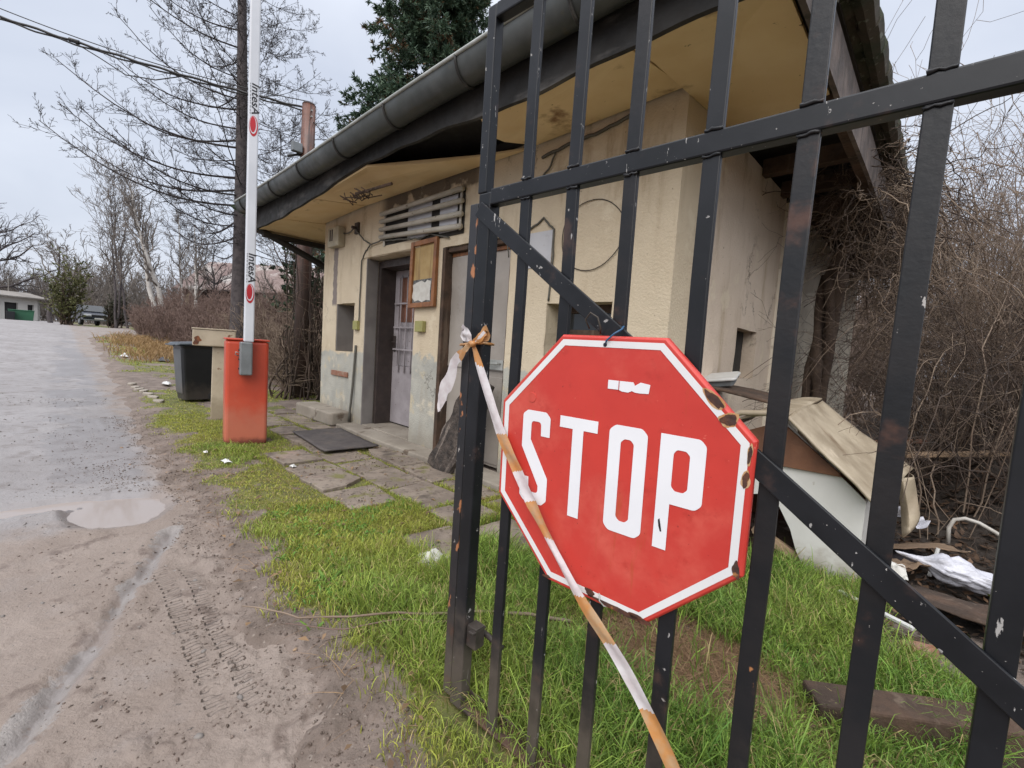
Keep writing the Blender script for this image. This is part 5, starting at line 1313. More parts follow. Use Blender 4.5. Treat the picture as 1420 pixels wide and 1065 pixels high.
def make_spruce(label, p, h, r0, z0, Lmax, nb, seed):
    global rng
    rng = np.random.default_rng(seed)
    t_ = thing('spruce_tree', label, 'tree', p)
    K = 8; q = np.linspace(0, 1, K); P = np.stack([q * 0, q * 0, q * h], 1)[None]
    mesh_np('trunk', *tubes_np(P, (r0 * (1 - .9 * q))[None], 10), None, M['bark_brown'], t_, True)
    zb = z0 + (h - .3 - z0) * np.sort(rng.random(nb)); az = np.arange(nb) * 2.39996 + rng.uniform(-.5, .5, nb)
    f = (zb - z0) / (h - z0); L = Lmax * (1 - f).clip(.08, 1) ** .8 * rng.uniform(.55, 1.12, nb)
    s = np.linspace(0, 1, 9)[None]
    B = np.stack([np.cos(az)[:, None] * L[:, None] * s, np.sin(az)[:, None] * L[:, None] * s, zb[:, None] + L[:, None] * (.15 * s - .42 * s ** 1.6 + .24 * s ** 4)], -1)
    B += np.cumsum(rng.normal(0, .015, B.shape), 1) * s[..., None]
    Rb = (.010 * L)[:, None] * np.linspace(1, .25, 9)[None]
    c1 = kids(B, Rb, 16, .34, 48, -.12, 6, .12, .15, .5, flat=.7)
    c2 = kids(c1[0], c1[1], 5, .42, 42, -.08, 4, .1, .15, .6, flat=.4)
    mesh_np('branches', *join_np([tubes_np(B, Rb, 5), tubes_np(*c1, 3)]), None, M['bark_brown'], t_, True)
    V1, Q1 = cards(c1[0], 15, .15, .017, .5, -.1); V2, Q2 = cards(c2[0], 11, .13, .017, .55, -.1); V3, Q3 = cards(B, 16, .16, .018, .6, tmin=.3)
    V = np.concatenate([V1, V2, V3]); Q = np.concatenate([Q1, Q2 + len(V1), Q3 + len(V1) + len(V2)])
    nn = len(V) // 4; g = rng.random((nn, 1)); tone = fbm(V[::4, 0] * 1.1 + V[::4, 2], V[::4, 1] * 1.1 - V[::4, 2] * .7, seed)[:, None]
    col = np.array([.034, .07, .045]) * (1 - g) + np.array([.105, .155, .095]) * g
    br_ = (tone > .68) & (rng.random((nn, 1)) < .55) | (rng.random((nn, 1)) < .02)
    col = np.where(br_, np.array([.15, .085, .04]), col)
    mesh_np('needles', V, Q, None, M['needles'], t_, col=np.repeat(col, 4, 0))
p = at(592, 300, 14); make_spruce('dark green spruce with browning patches rising behind the gatehouse roof', (p[0], p[1], 0), 15.0, .2, 3.0, 3.7, 300, 31)

def bare_tree(name, label, p, h, r0, nb, seed, tmat, bmat, ang=40, up=.25, lf=.42, lean=.05, minr=.006, tmin=.3, group=None, rep=(7, 6), trunks=1, spread=.3):
    global rng
    rng = np.random.default_rng(seed)
    t_ = thing(name, label, 'tree', p, group=group)
    b0 = np.zeros((trunks, 3)); b0[:, 0] = rng.normal(0, spread, trunks) * (trunks > 1); b0[:, 1] = rng.normal(0, spread, trunks) * (trunks > 1)
    P, Rd = stems(b0, h * rng.uniform(.85, 1.0, trunks), lean, 10, .10, np.full(trunks, r0), .15)
    mesh_np('trunk', *tubes_np(P, Rd, 8), None, tmat, t_, True)
    c1 = kids(P, Rd, nb, lf, ang, up, 8, tmin, .28, .55, curl=.12); c2 = kids(*c1, rep[0], .48, 40, .12, 6, .15, .3, .6); c3 = kids(*c2, rep[1], .5, 38, .08, 4, .1, .3, .6)
    mx = lambda c: (c[0], np.maximum(c[1], minr))
    mesh_np('branches', *join_np([tubes_np(*mx(c1), 5), tubes_np(*mx(c2), 3), tubes_np(*mx(c3), 3)]), None, bmat, t_, True)
def gp(x, y, d):
    p = at(x, y, d); u, off = uo(p[0], p[1]); return (p[0], p[1], gz(float(u), float(off)) - .05), float(u), float(off)
bare_tree('birch_tree', 'leaning white birch at the left of the birch group beyond the verge', gp(232, 440, 28)[0], 7.4, .14, 16, 41, M['birch'], M['twig_grey'], 32, .35, .34, .20, .006, .3, 'birches beyond the verge', trunks=2)
bare_tree('birch_tree', 'slim white birch in the middle of the birch group', gp(258, 440, 30)[0], 6.6, .08, 14, 42, M['birch'], M['twig_grey'], 34, .3, .34, .08, .006, .3, 'birches beyond the verge')
bare_tree('birch_tree', 'straight white birch nearest to the larch trunk', gp(274, 440, 26)[0], 6.3, .09, 16, 43, M['birch'], M['twig_grey'], 36, .3, .36, .04, .006, .3, 'birches beyond the verge')
bare_tree('bare_tree', 'slender many stemmed bare tree just behind the parked car', gp(152, 440, 40)[0], 10.4, .075, 18, 44, M['bark'], M['twig_grey'], 36, .35, .38, .10, .009, .25, rep=(7, 6), trunks=3, spread=.5)
bare_tree('bare_tree', 'broad bare oak with thick spreading limbs above the far white building', gp(-14, 440, 92)[0], 15.5, .40, 20, 45, M['bark'], M['bark'], 62, .15, .62, .03, .016, .28, rep=(10, 8))
bare_tree('bare_tree', 'low spreading bare tree between the birches and the tiled house', gp(305, 440, 27)[0], 5.2, .09, 14, 46, M['bark'], M['twig_larch'], 55, .2, .5, .05, .006, .25)
bare_tree('bare_tree', 'dark bare tree behind the evergreen bush', gp(70, 440, 56)[0], 7.5, .18, 16, 47, M['bark'], M['twig_grey'], 50, .2, .5, .06, .014, .2)
bare_tree('bare_tree', 'thin bare tree beside the red tiled roof behind the pole', gp(400, 440, 19)[0], 5.6, .07, 14, 48, M['bark'], M['twig_grey'], 42, .25, .42, .06, .005, .25)

def leafy_bush(name, label, p, h, rad, nst, seed, c0, c1, leaf=.12):
    global rng
    rng = np.random.default_rng(seed); t_ = thing(name, label, 'bush', p)
    b0 = np.stack([rng.normal(0, rad * .35, nst), rng.normal(0, rad * .35, nst), np.zeros(nst)], 1)
    P, Rd = stems(b0, h * rng.uniform(.5, 1.0, nst), .25, 7, .2, np.full(nst, .03), .3)
    k1 = kids(P, Rd, 9, .32, 50, .1, 5, .1, .2, .5)
    mesh_np('stems', *join_np([tubes_np(P, Rd, 4), tubes_np(*k1, 3)]), None, M['bark_brown'], t_, True)
    V, Q = cards(k1[0], 16, leaf, leaf * .28, .8); g = rng.random((len(V) // 4, 1))
    mesh_np('foliage', V, Q, None, M['needles'], t_, col=np.repeat(np.array(c0) * (1 - g) + np.array(c1) * g, 4, 0))
leafy_bush('evergreen_bush', 'olive green evergreen bush standing left of the parked car', gp(91, 440, 42)[0], 4.4, .5, 30, 51, (.06, .07, .025), (.14, .14, .05), .14)
leafy_bush('evergreen_bush', 'dark evergreen bush half hiding the right side of the parked car', gp(159, 440, 41)[0], 2.3, .7, 22, 52, (.025, .03, .02), (.07, .065, .04), .12)
leafy_bush('evergreen_bush', 'dark green conifer sprays at the back corner of the gatehouse', gp(446, 430, 12)[0], 3.9, .5, 16, 53, (.02, .04, .025), (.05, .07, .035), .14)

def brush(name, label, u, off, h, r0, seed, mat, rep=(6, 5), up=.3, ang=35, minr=.004, lean=.35, lf=.45):
    global rng
    rng = np.random.default_rng(seed)
    P, Rd = stems(base_at(u, off), h, lean, 7, .18, np.full(len(u), r0) * np.exp(rng.normal(-.15, .5, len(u))), .3)
    c1 = kids(P, Rd, rep[0], lf, ang, up, 6, .1, .3, .6); c2 = kids(*c1, rep[1], .5, 42, .08, 4, .1, .3, .6)
    mx = lambda c: (c[0], np.maximum(c[1], minr))
    o = mesh_np(name, *join_np([tubes_np(P, Rd, 4), tubes_np(*mx(c1), 3), tubes_np(*mx(c2), 3)]), None, mat, None, True)
    o['kind'] = 'stuff'; o['label'] = label; o['category'] = 'brush'
rr = np.random.default_rng(100)
# red brown scrub beyond the verge, thin to thick
n_ = 3400; u = 9 + 40 * rr.random(n_) ** 1.2; lo = np.maximum(.9 - .075 * (u - 9), -2.45 + .09 * (u + 1.27)); off = lo + (rr.random(n_) ** 1.3) * (4 + .22 * u)
hh = rr.uniform(.6, 1.0, n_) * np.interp(off - lo, [0, 2, 6], [1.3, 2.3, 3.0])
brush('brushwood', 'reddish brown leafless scrub beyond the verge and the bin', u, off, hh, .012, 101, M['twig_red'], (7, 5), minr=.007)
n_ = 420; u = rr.uniform(7.0, 11.5, n_); off = rr.uniform(.3, 3.2, n_) + .1 * (u - 7)
brush('brushwood', 'tangled dead scrub beside the utility pole and the gatehouse end', u, off, rr.uniform(.5, 1.9, n_), .007, 102, M['twig_tan'], (7, 5), up=.0, lean=.7, minr=.003)
n_ = 1000; d_ = rr.uniform(68, 110, n_); a_ = np.radians(rr.uniform(-58, -18, n_)); d_ = np.where(np.degrees(a_) < -44.2, d_ + 26, d_); X, Y = np.sin(a_) * d_, np.cos(a_) * d_; u, off = uo(X, Y)
brush('far_wood', 'grey brown leafless wood far behind the road end', u, off, rr.uniform(3.5, 8.5, n_), .05, 103, M['twig_grey'], (8, 7), minr=.022, lean=.15)
n_ = 900; d_ = rr.uniform(62, 100, n_); a_ = np.radians(rr.uniform(-58, -25, n_)); d_ = np.where(np.degrees(a_) < -44.2, d_ + 32, d_); u, off = uo(np.sin(a_) * d_, np.cos(a_) * d_)
brush('far_scrub', 'low grey brown scrub along the far edge of the road', u, off, rr.uniform(1.2, 3.2, n_), .04, 106, M['twig_grey'], (7, 5), minr=.024, lean=.4)
# right-hand thicket behind the kennel
n_ = 620; off = rr.uniform(8.6, 24, n_); u = rr.uniform(-5.5, 1.0, n_) + .45 * (off - 8)
brush('brushwood', 'brown leafless scrub filling the ground behind the gatehouse', u, off, rr.uniform(2.2, 5.2, n_), .014, 104, M['thicket'], (8, 6), minr=.0045)
n_ = 170; off = rr.uniform(3.6, 9, n_); u = -1.0 - rr.random(n_) * 1.9 - .05 * off
brush('brushwood', 'pale thin twigs reaching up beyond the right gate bars', u, off, rr.uniform(1.2, 4.4, n_), .008, 105, M['twig_tan'], (8, 6), minr=.0022, lean=.45, lf=.5)
# arching brambles over the dark bank
def brambles(name, label, n_, ur, offr, hr, seed, mat, rad, c=5, zmin=0):
    global rng
    rng = np.random.default_rng(seed)
    b = base_at(rng.uniform(*ur, n_), rng.uniform(*offr, n_)); K = 14; q = np.linspace(0, 1, K)[None]
    a = rng.uniform(0, 2 * PI, n_); L = rng.uniform(.5, 1.7, n_); h = rng.uniform(*hr, n_)
    P = b[:, None] + np.stack([np.cos(a)[:, None] * L[:, None] * q, np.sin(a)[:, None] * L[:, None] * q, h[:, None] * np.sin(q * PI * .85)], -1)
    P += np.cumsum(rng.normal(0, .018, P.shape), 1)
    Rd = rad * rng.uniform(.5, 1.5, n_)[:, None] * np.linspace(1, .35, K)[None]
    c1 = kids(P, Rd, c, .30, 55, .0, 6, .1, .3, .6); c2 = kids(*c1, 3, .4, 45, 0, 4, .1, .3, .7)
    mx = lambda c: (c[0], np.maximum(c[1], .0012))
    o = mesh_np(name, *join_np([tubes_np(P, Rd, 5), tubes_np(*mx(c1), 3), tubes_np(*mx(c2), 3)]), None, mat, None, True)
    o['kind'] = 'stuff'; o['label'] = label; o['category'] = 'brambles'
brambles('brambles', 'dark brambles tangled over the rubbish bank on the right', 430, (-2.6, -1.05), (1.5, 5), (.3, 1.3), 111, M['twig_dark'], .004, 6)
brambles('brambles', 'pale bramble canes arching over the dark bank on the right', 130, (-2.6, -1.0), (1.3, 4.5), (.3, 1.5), 112, M['twig_tan'], .004, 4)
def make_creeper():
    global rng
    rng = np.random.default_rng(120)
    t_ = thing('dead_creeper', 'dead creeper with a mossy dark trunk hanging from the verge of the roof', 'plant', W(-.30, 3.1, 0), ROT_F)
    m = MB()
    for k in range(4):
        pts = [(.05 * math.sin(k * 2 + z * 2.1) + .03 * k - .05, .05 * math.cos(k * 1.7 + z * 2.6), z) for z in np.linspace(-.05, 2.15, 12)]
        m.tube(pts, [.065 - .012 * (k > 0) * 1.5 + .01 * math.sin(i * 1.9 + k) for i in range(12)], 8)
    m.tube([(.0, 0, 2.1), (-.10, .15, 2.35), (-.28, .25, 2.5), (-.42, .5, 2.68)], [.07, .06, .05, .03], 8)
    m.tube([(.0, 0, 2.0), (-.02, -.25, 2.4), (-.2, -.6, 2.6), (-.4, -1.1, 2.66)], [.06, .05, .04, .03], 8)
    m.build('trunk', M['bark_brown'], t_, smooth=True)
    n_ = 900; K = 12; q = np.linspace(0, 1, K)[None]
    s0 = np.stack([rng.uniform(-.80, -.12, n_), rng.uniform(-2.6, 1.5, n_), rng.uniform(1.9, 2.85, n_)], 1)
    s0[:, 2] = np.where(rng.random(n_) < .6, np.minimum(2.85, s0[:, 2] + .5), s0[:, 2])
    a = rng.uniform(0, 2 * PI, n_); L = rng.uniform(.15, .7, n_)
    P = s0[:, None] + np.stack([np.cos(a)[:, None] * L[:, None] * q, np.sin(a)[:, None] * L[:, None] * q, -rng.uniform(-.2, .7, n_)[:, None] * q ** 1.5], -1)
    P += np.cumsum(rng.normal(0, .022, P.shape), 1)
    Rd = rng.uniform(.0015, .006, n_)[:, None] * np.linspace(1, .5, K)[None]
    c1 = kids(P, Rd, 4, .4, 55, -.1, 5, .1, .3, .6)
    h = n_ // 2
    mesh_np('hanging_twigs', *join_np([tubes_np(P[:h], Rd[:h], 4), tubes_np(np.asarray(c1[0][:4 * h]), np.maximum(c1[1][:4 * h], .0012), 3)]), None, M['twig_tan'], t_, True)
    mesh_np('hanging_twigs', *join_np([tubes_np(P[h:], Rd[h:], 4), tubes_np(np.asarray(c1[0][4 * h:]), np.maximum(c1[1][4 * h:], .0012), 3)]), None, M['twig_dark'], t_, True)
make_creeper()
# leaf litter on the bank and under the brambles
def litter():
    n_ = 6000; u = rng.uniform(-2.6, -.75, n_); off = rng.uniform(-.3, 4.5, n_); k = (u < -1.0) | (off > .9); u, off = u[k], off[k]; n_ = len(u)
    p = base_at(u, off); p[:, 2] += .035 + rng.uniform(0, .03, n_)
    d = rng.normal(0, 1, (n_, 3)); d[:, 2] *= .45; d /= np.linalg.norm(d, axis=1, keepdims=True); s = np.cross(d, np.array([0, 0, 1.])); s /= np.linalg.norm(s, axis=1, keepdims=True) + 1e-9
    l = rng.uniform(.012, .04, n_)[:, None]; w = l * .5
    V = np.stack([p - d * l, p + s * w + d * l * .1, p + d * l, p - s * w], 1).reshape(-1, 3); g = rng.random((n_, 1)) ** 1.6
    o = mesh_np('leaf_litter', V, np.arange(n_ * 4).reshape(-1, 4), None, M['needles'], col=np.repeat(np.array([.03, .02, .014]) * (1 - g) + np.array([.17, .10, .06]) * g, 4, 0)); o['kind'] = 'stuff'
litter()

def fallen():
    n_ = 420; u = rng.uniform(-1.3, 3.5, n_); off = rng.uniform(-2.2, -.1, n_); k = ~((off > -.28) & (u > 0)); u, off = u[k], off[k]; n_ = len(u)
    p = base_at(u, off); p[:, 2] += .05 + rng.uniform(0, .012, n_)
    d = rng.normal(0, 1, (n_, 3)); d[:, 2] *= .25; d /= np.linalg.norm(d, axis=1, keepdims=True); s = np.cross(d, np.array([0, 0, 1.])); s /= np.linalg.norm(s, axis=1, keepdims=True) + 1e-9
    l = rng.uniform(.008, .024, n_)[:, None]; w = l * .55; c_ = np.array([[0, 0, 1.]]) * l * .3
    V = np.stack([p - d * l, p + s * w + c_, p + d * l, p - s * w + c_], 1).reshape(-1, 3); g = rng.random((n_, 1))
    o = mesh_np('fallen_leaf_litter', V, np.arange(n_ * 4).reshape(-1, 4), None, M['needles'], col=np.repeat(np.array([.08, .05, .03]) * (1 - g) + np.array([.28, .18, .10]) * g, 4, 0)); o['kind'] = 'stuff'
fallen()
# ================================================================== kennel and rubbish beside the gatehouse
rng = np.random.default_rng(200)
def sheet(name, mat, parent, nu, nv, fn, thick=0.0, smooth=True):
    UU, VV = np.meshgrid(np.linspace(0, 1, nu), np.linspace(0, 1, nv), indexing='ij')
    x, y, z_ = fn(UU, VV); V = np.stack([x + 0 * UU, y + 0 * UU, z_ + 0 * UU], -1).reshape(-1, 3)
    i = np.arange(nu - 1)[:, None] * nv + np.arange(nv - 1)[None]
    o = mesh_np(name, V, np.stack([i, i + nv, i + nv + 1, i + 1], -1).reshape(-1, 4), None, mat, parent, smooth)
    if thick: s = o.modifiers.new('solid', 'SOLIDIFY'); s.thickness = thick; s.offset = 0
    return o
def make_kennel():
    k = thing('dog_kennel', 'home made dog kennel of white board under a stained lino roof', 'kennel', W(-.66, .10, 0), ROT_F)
    # local x = along the facade (away), so -x is to the right; y towards the viewer
    front = [(-.405, -.005), (-.405, .485), (-.035, .815), (.03, .81), (.40, .62), (.40, .02), (.16, .03), (.155, .30), (.115, .38), (.05, .40), (-.03, .36), (-.10, .24), (-.135, .14), (-.175, .06)]
    m = MB().prism(front, .012, ((1, 0, 0), (0, 0, 1)), (0, .0, 0)); m.build('front_board', M['board_white'], k)
    MB().prism([(-.405, 0), (-.395, 0), (-.395, .39), (-.405, .39)], .78, ((1, 0, 0), (0, 0, 1)), (0, -.012, 0)) if False else None
    MB().box((-.405, -.85, .0), (-.39, -.014, .47)).build('side_board', M['board_white'], k)
    MB().box((.385, -.85, .0), (.40, -.014, .46)).build('side_board', M['board_brown'], k)
    MB().box((-.388, -.85, .0), (.384, -.84, .45)).build('back_board', M['board_brown'], k)
    MB().box((-.388, -.838, .01), (.384, -.016, .03)).build('floor', M['wood_old'], k)
    p = MB().prism([(-.30, .585), (.36, .572), (.36, .655), (.06, .795), (-.03, .805), (-.29, .60)], .018, ((1, 0, 0), (0, 0, 1)), (0, .019, 0))
    p.build('gable_plank', M['board_brown'], k, .003)
    # sagging lino roof on both slopes
    def slope(u, v):       # u from ridge to eave, v from front to back
        x = -.045 - .395 * u - .03 * u ** 6 * 0 - .10 * v * u; y = .085 - .90 * v - .06 * u * v
        z_ = .862 - .36 * u + .06 * v * (1 - u * .3) + .012 * np.sin(v * 5 + u * 3) + .02 * (fbm(u * 4, v * 4, 201) - .5) - .015 * np.sin(u * PI)
        return x, y, z_
    sheet('roof_sheet', M['lino'], k, 26, 30, slope, .012)
    def slope2(u, v):
        x = -.045 + .42 * u; y = .085 - .90 * v; z_ = .866 + .01 * np.sin(u * PI) - .20 * u ** 2 + .06 * v + .012 * (fbm(u * 4, v * 4, 202) - .5)
        return x, y, z_
    sheet('roof_sheet', M['lino'], k, 18, 20, slope2, .012)
    m = MB().tube([(.37, .09, .70), (.30, .095, .79), (.18, .095, .852), (.05, .095, .868), (-.04, .09, .862)], .016, 8); m.build('rolled_edge', M['lino'], k, smooth=True)
    # torn plastic lining hanging from the low corner
    def drape(u, v):
        x = -.52 - .05 * v + .03 * np.sin(u * 9); y = -.55 - .40 * u + .02 * np.sin(v * 7 + u * 4); z_ = .52 - .27 * v * (1 + .25 * np.sin(u * 7)) + .02 * u
        return x, y, z_
    sheet('hanging_edge', M['lino'], k, 24, 16, drape, .004)
make_kennel()
s = thing('grey_board', 'grey weathered board propped between the wall and the kennel', 'board', W(-.15, .85, .93), ROT_F)
sheet('sheet', M['wood_old'], s, 10, 10, lambda u, v: (.36 - .75 * u, .40 - .62 * v, .015 + .02 * np.sin(u * 4) - .04 * u + .0 * v), .015)
MB().box((-.30, -.15, -.95), (-.26, -.11, -.02)).box((.28, -.15, -.95), (.32, -.11, .0)).build('leg', M['wood_old'], s, .003)
s = thing('plastic_tub', 'upturned white plastic tub lying on the grey board by the wall', 'tub', W(-.05, .72, .955), ROT_F + .3)
m = MB(); m.prism(rounded([(-.20, -.12, .04), (.18, -.14, .04), (.20, .10, .04), (-.16, .14, .04)], .04), .02, org=(0, 0, .05)); o = m.build('top', M['plastic_white'], s, .008)
m = MB(); m.prism(rounded([(-.17, -.10, .03), (.16, -.11, .03), (.17, .08, .03), (-.14, .11, .03)], .03), .04, org=(0, 0, .008)); m.build('rim', M['bracket_grey'], s, .004)
s.rotation_euler = (R(-10), R(10), ROT_F + .3)
# loose boards and bits in front of the kennel mouth
def junk(name, label, cat, u, off, rot, build, group=None, dz=0):
    o = thing(name, label, cat, W(u, off, gz(u, off) + dz), ROT_F, group); build(o); o.rotation_euler = (rot[0], rot[1], ROT_F + rot[2]); return o
junk('wood_offcut', 'pale angled offcut lying in the kennel mouth', 'wood', -.70, .12, (.0, -.5, .4), lambda o: MB().box((-.16, -.03, .02), (.16, .03, .07)).build('board', M['wood_raw'], o, .004), dz=.06)
junk('wood_offcut', 'flat pale board on the grass at the kennel mouth', 'wood', -.58, .04, (.03, 0, .12), lambda o: MB().box((-.22, -.05, 0), (.22, .05, .025)).build('board', M['wood_raw'], o, .004), dz=.01)
junk('fallen_beam', 'rotten brown timber beam half buried in the grass before the rubbish heap', 'beam', -1.36, -.84, (.04, .04, .6), lambda o: MB().box((-.75, -.06, -.03), (.34, .06, .10)).build('timber', M['wood_old'], o, .008), dz=-.01)
def plas(o):
    def fn(u, v):
        w = (.075 * np.sin(v * PI * .9 + .25) + .012) * (1 + .35 * np.sin(v * 13 + u * 2))
        return (-.28 + .56 * v + .02 * np.sin(u * 9), (u - .5) * 2 * w, .02 + .15 * np.sin(u * PI) * np.sin(v * PI) ** .7 * (.35 + .9 * fbm(u * 5, v * 8, 203)) + .018 * np.sin(v * 19 + u * 7))
    n1, n2 = 34, 48; TH, PH = np.meshgrid(np.linspace(.03, PI - .03, n1), np.linspace(0, 2 * PI, n2, endpoint=False), indexing='ij')
    x, y, z_ = np.cos(TH), np.sin(TH) * np.cos(PH), np.sin(TH) * np.sin(PH)
    rdg = np.abs(fbm(x * 3.2 + 5, y * 3.2 + z_ * 2.1, 203) - .5) * 2; rd2 = np.abs(fbm(x * 8 + 3, y * 8 - z_ * 5, 213) - .5) * 2
    k = .62 + .75 * rdg + .22 * rd2
    tail = np.interp(x, [-1, -.6, -.3, 1], [.25, .35, 1, .8])
    V = np.stack([.24 * x * (1 + .1 * k), .095 * y * k * tail, .07 + .075 * z_ * k * tail - .02 * x], -1).reshape(-1, 3); V[:, 2] = np.maximum(V[:, 2], .005)
    i = np.arange(n1 - 1)[:, None] * n2; j = np.arange(n2)[None]; j2 = (j + 1) % n2
    mesh_np('film', V, np.stack([i + j, i + n2 + j, i + n2 + j2, i + j2], -1).reshape(-1, 4), None, M['bag'], o, True)
junk('plastic_bag', 'crumpled white plastic bag on the dark rubbish heap', 'bag', -1.43, .52, (0, .1, PI + .25), plas, dz=.04)
def plas2(o):
    sheet('film', M['bag'], o, 16, 16, lambda u, v: ((u - .5) * .16, (v - .5) * .14, .03 + .05 * fbm(u * 4, v * 4, 204) + .03 * np.sin(u * 9 + v * 3)))
junk('plastic_bag', 'small white torn plastic under the kennel roof corner', 'bag', -1.20, 1.05, (.2, -.4, 0), plas2, dz=.16)
junk('paper_scrap', 'torn cardboard scraps beside the white plastic bag', 'scrap', -1.24, .46, (.2, .2, .5), lambda o: sheet('scrap', M['cardboard'], o, 12, 12, lambda u, v: ((u - .5) * .18, (v - .5) * .15, .04 + .06 * fbm(u * 5, v * 5, 205)), .003), dz=.03)
junk('paper_scrap', 'pale rag lying left of the white plastic bag', 'scrap', -1.20, .36, (-.3, .3, .1), lambda o: sheet('scrap', M['paper'], o, 14, 14, lambda u, v: ((u - .5) * .12, (v - .5) * .12, .03 + .08 * fbm(u * 4, v * 4, 206)), .003), dz=.03)
junk('white_stick', 'short white plastic stick poking up behind the bag', 'stick', -1.33, .62, (.3, -.2, 0), lambda o: MB().tube([(0, 0, 0), (.01, 0, .16)], .009, 8).build('rod', M['plastic_white'], o), dz=.02)
def hose(o):
    pts = [(.10, .0, .02), (.105, 0, .12), (.085, 0, .175), (.04, 0, .195), (-.02, 0, .185), (-.09, 0, .15), (-.17, 0, .10), (-.26, 0, .065), (-.40, 0, .06), (-.6, 0, .08)]
    MB().tube(pts, .011, 8).build('tube', M['hose'], o, smooth=True)
junk('white_hose', 'bent white hose sticking out of the dark bank on the right', 'hose', -1.50, 1.15, (.1, 0, .1), hose, dz=.05)
junk('cardboard_sheet', 'wet brown cardboard lying on the rubbish heap', 'cardboard', -1.25, .82, (.25, .15, .4), lambda o: sheet('sheet', M['cardboard'], o, 14, 14, lambda u, v: ((u - .5) * .42, (v - .5) * .30, .03 + .05 * fbm(u * 3, v * 3, 207)), .006), dz=.05)
junk('cardboard_sheet', 'flattened dark carton near the right gate bar', 'cardboard', -1.47, .16, (.1, .1, -.3), lambda o: sheet('sheet', M['wood_old'], o, 14, 14, lambda u, v: ((u - .5) * .5, (v - .5) * .3, .02 + .05 * fbm(u * 3, v * 3, 208)), .006), dz=.03)
junk('black_film', 'crumpled black plastic film under the kennel eave', 'film', -1.12, .80, (.1, .1, .2), lambda o: sheet('film', M['wet_black'], o, 20, 20, lambda u, v: ((u - .5) * .4, (v - .5) * .4, .02 + .16 * fbm(u * 4, v * 4, 209) * np.sin(u * PI) * np.sin(v * PI))), dz=.0)
junk('bottle', 'greenish flattened bottle at the right edge of the heap', 'bottle', -1.60, .55, (0, 0, .3), lambda o: MB().tube([(-.10, 0, .04), (-.09, 0, .04), (.05, 0, .045), (.09, 0, .045), (.13, 0, .047)], [.02, .036, .036, .014, .014], 12).build('shell', pm('green_bottle', (.16, .19, .05), None, 8, .25, .05, 0), o, smooth=True), dz=.02)
junk('white_strip', 'thin white strip lying across the weeds beside the brace', 'strip', -1.16, -.18, (0, .05, -.55), lambda o: MB().box((-.16, -.012, .03), (.16, .012, .04)).build('strip', M['plastic_white'], o), dz=.03)
junk('brick_piece', 'reddish broken brick in the weeds at the lower right', 'brick', -1.32, -.35, (.2, .1, .6), lambda o: MB().prism(blob(0, 0, .06, .04, 5, 12), .04).build('lump', M['brick'], o, .008), dz=.01)
junk('brick_piece', 'flat broken stone by the kennel front edge', 'brick', -1.02, -.02, (.1, .1, .2), lambda o: MB().prism(blob(0, 0, .09, .05, 6, 12), .035).build('lump', M['step'], o, .008), dz=.0)
# old planks lying on the dark bank
junk('old_plank', 'grey old plank lying on the bank under the brambles', 'plank', -1.55, 2.4, (.1, .1, .7), lambda o: MB().box((-.6, -.07, 0), (.6, .07, .03)).build('board', M['wood_raw'], o, .004), dz=.06)
junk('old_plank', 'short red brown board behind the kennel beyond the creeper trunk', 'plank', -.75, 3.3, (.1, .2, .2), lambda o: MB().box((-.5, -.1, 0), (.5, .1, .04)).build('board', M['brick'], o, .004), dz=.35)

# ------------------------------------------------------------------ litter and sticks
def crumple(name, label, cat, u, off, sx, sy, hz, mat, seed, rz=0, group=None):
    t_ = thing(name, label, cat, W(u, off, gz(u, off) + .022), ROT_F + rz, group)
    sheet('sheet', mat, t_, 22, 22, lambda a, b: ((a - .5) * sx * (1 + .25 * np.sin(b * 5 + seed)), (b - .5) * sy * (1 + .2 * np.sin(a * 6 + seed)), hz * (.2 + fbm(a * 3.3 + seed, b * 3.3, 210 + seed)) * (.35 + np.sin(a * PI) * np.sin(b * PI))), .002)
crumple('crumpled_paper', 'crumpled off white paper rag on a slab just left of the gate stile', 'paper', .47, -1.40, .15, .13, .085, M['paper'], 1, .5)
crumple('paper_scrap', 'small white scrap in the verge grass below the orange housing', 'scrap', 2.92, -1.72, .10, .05, .03, M['plastic_white'], 2)
crumple('paper_scrap', 'tiny white scrap on the mossy slab edge near the housing', 'scrap', 2.55, -1.32, .05, .04, .025, M['plastic_white'], 3)
crumple('paper_scrap', 'pale scrap lying left of the small white scrap on the verge', 'scrap', 3.25, -1.80, .05, .03, .02, M['paper'], 4)
crumple('paper_scrap', 'white plastic scrap on the bare verge left of the bin', 'scrap', 9.2, -1.25, .36, .12, .06, M['plastic_white'], 5)
crumple('black_scrap', 'black and white litter lying far along the verge', 'scrap', 14.5, -.6, .5, .25, .10, M['wet_black'], 6)
crumple('paper_scrap', 'far white scrap at the tip of the dead grass', 'scrap', 15.5, -1.35, .25, .15, .10, M['plastic_white'], 7)
# line of half buried bricks along the verge
r_ = random.Random(12)
for k in range(7):
    u = 6.9 + .42 * k; off = -1.66 - .012 * k
    t_ = thing('kerb_brick', 'half sunk pale brick in the row along the mossy verge edge', 'brick', W(u, off, gz(u, off) - .03), ROT_F + r_.uniform(-.5, .5), 'half sunk bricks along the verge')
    MB().prism(blob(0, 0, .12, .06, k, 12, .2), .06).build('block', M['step'], t_, .012)
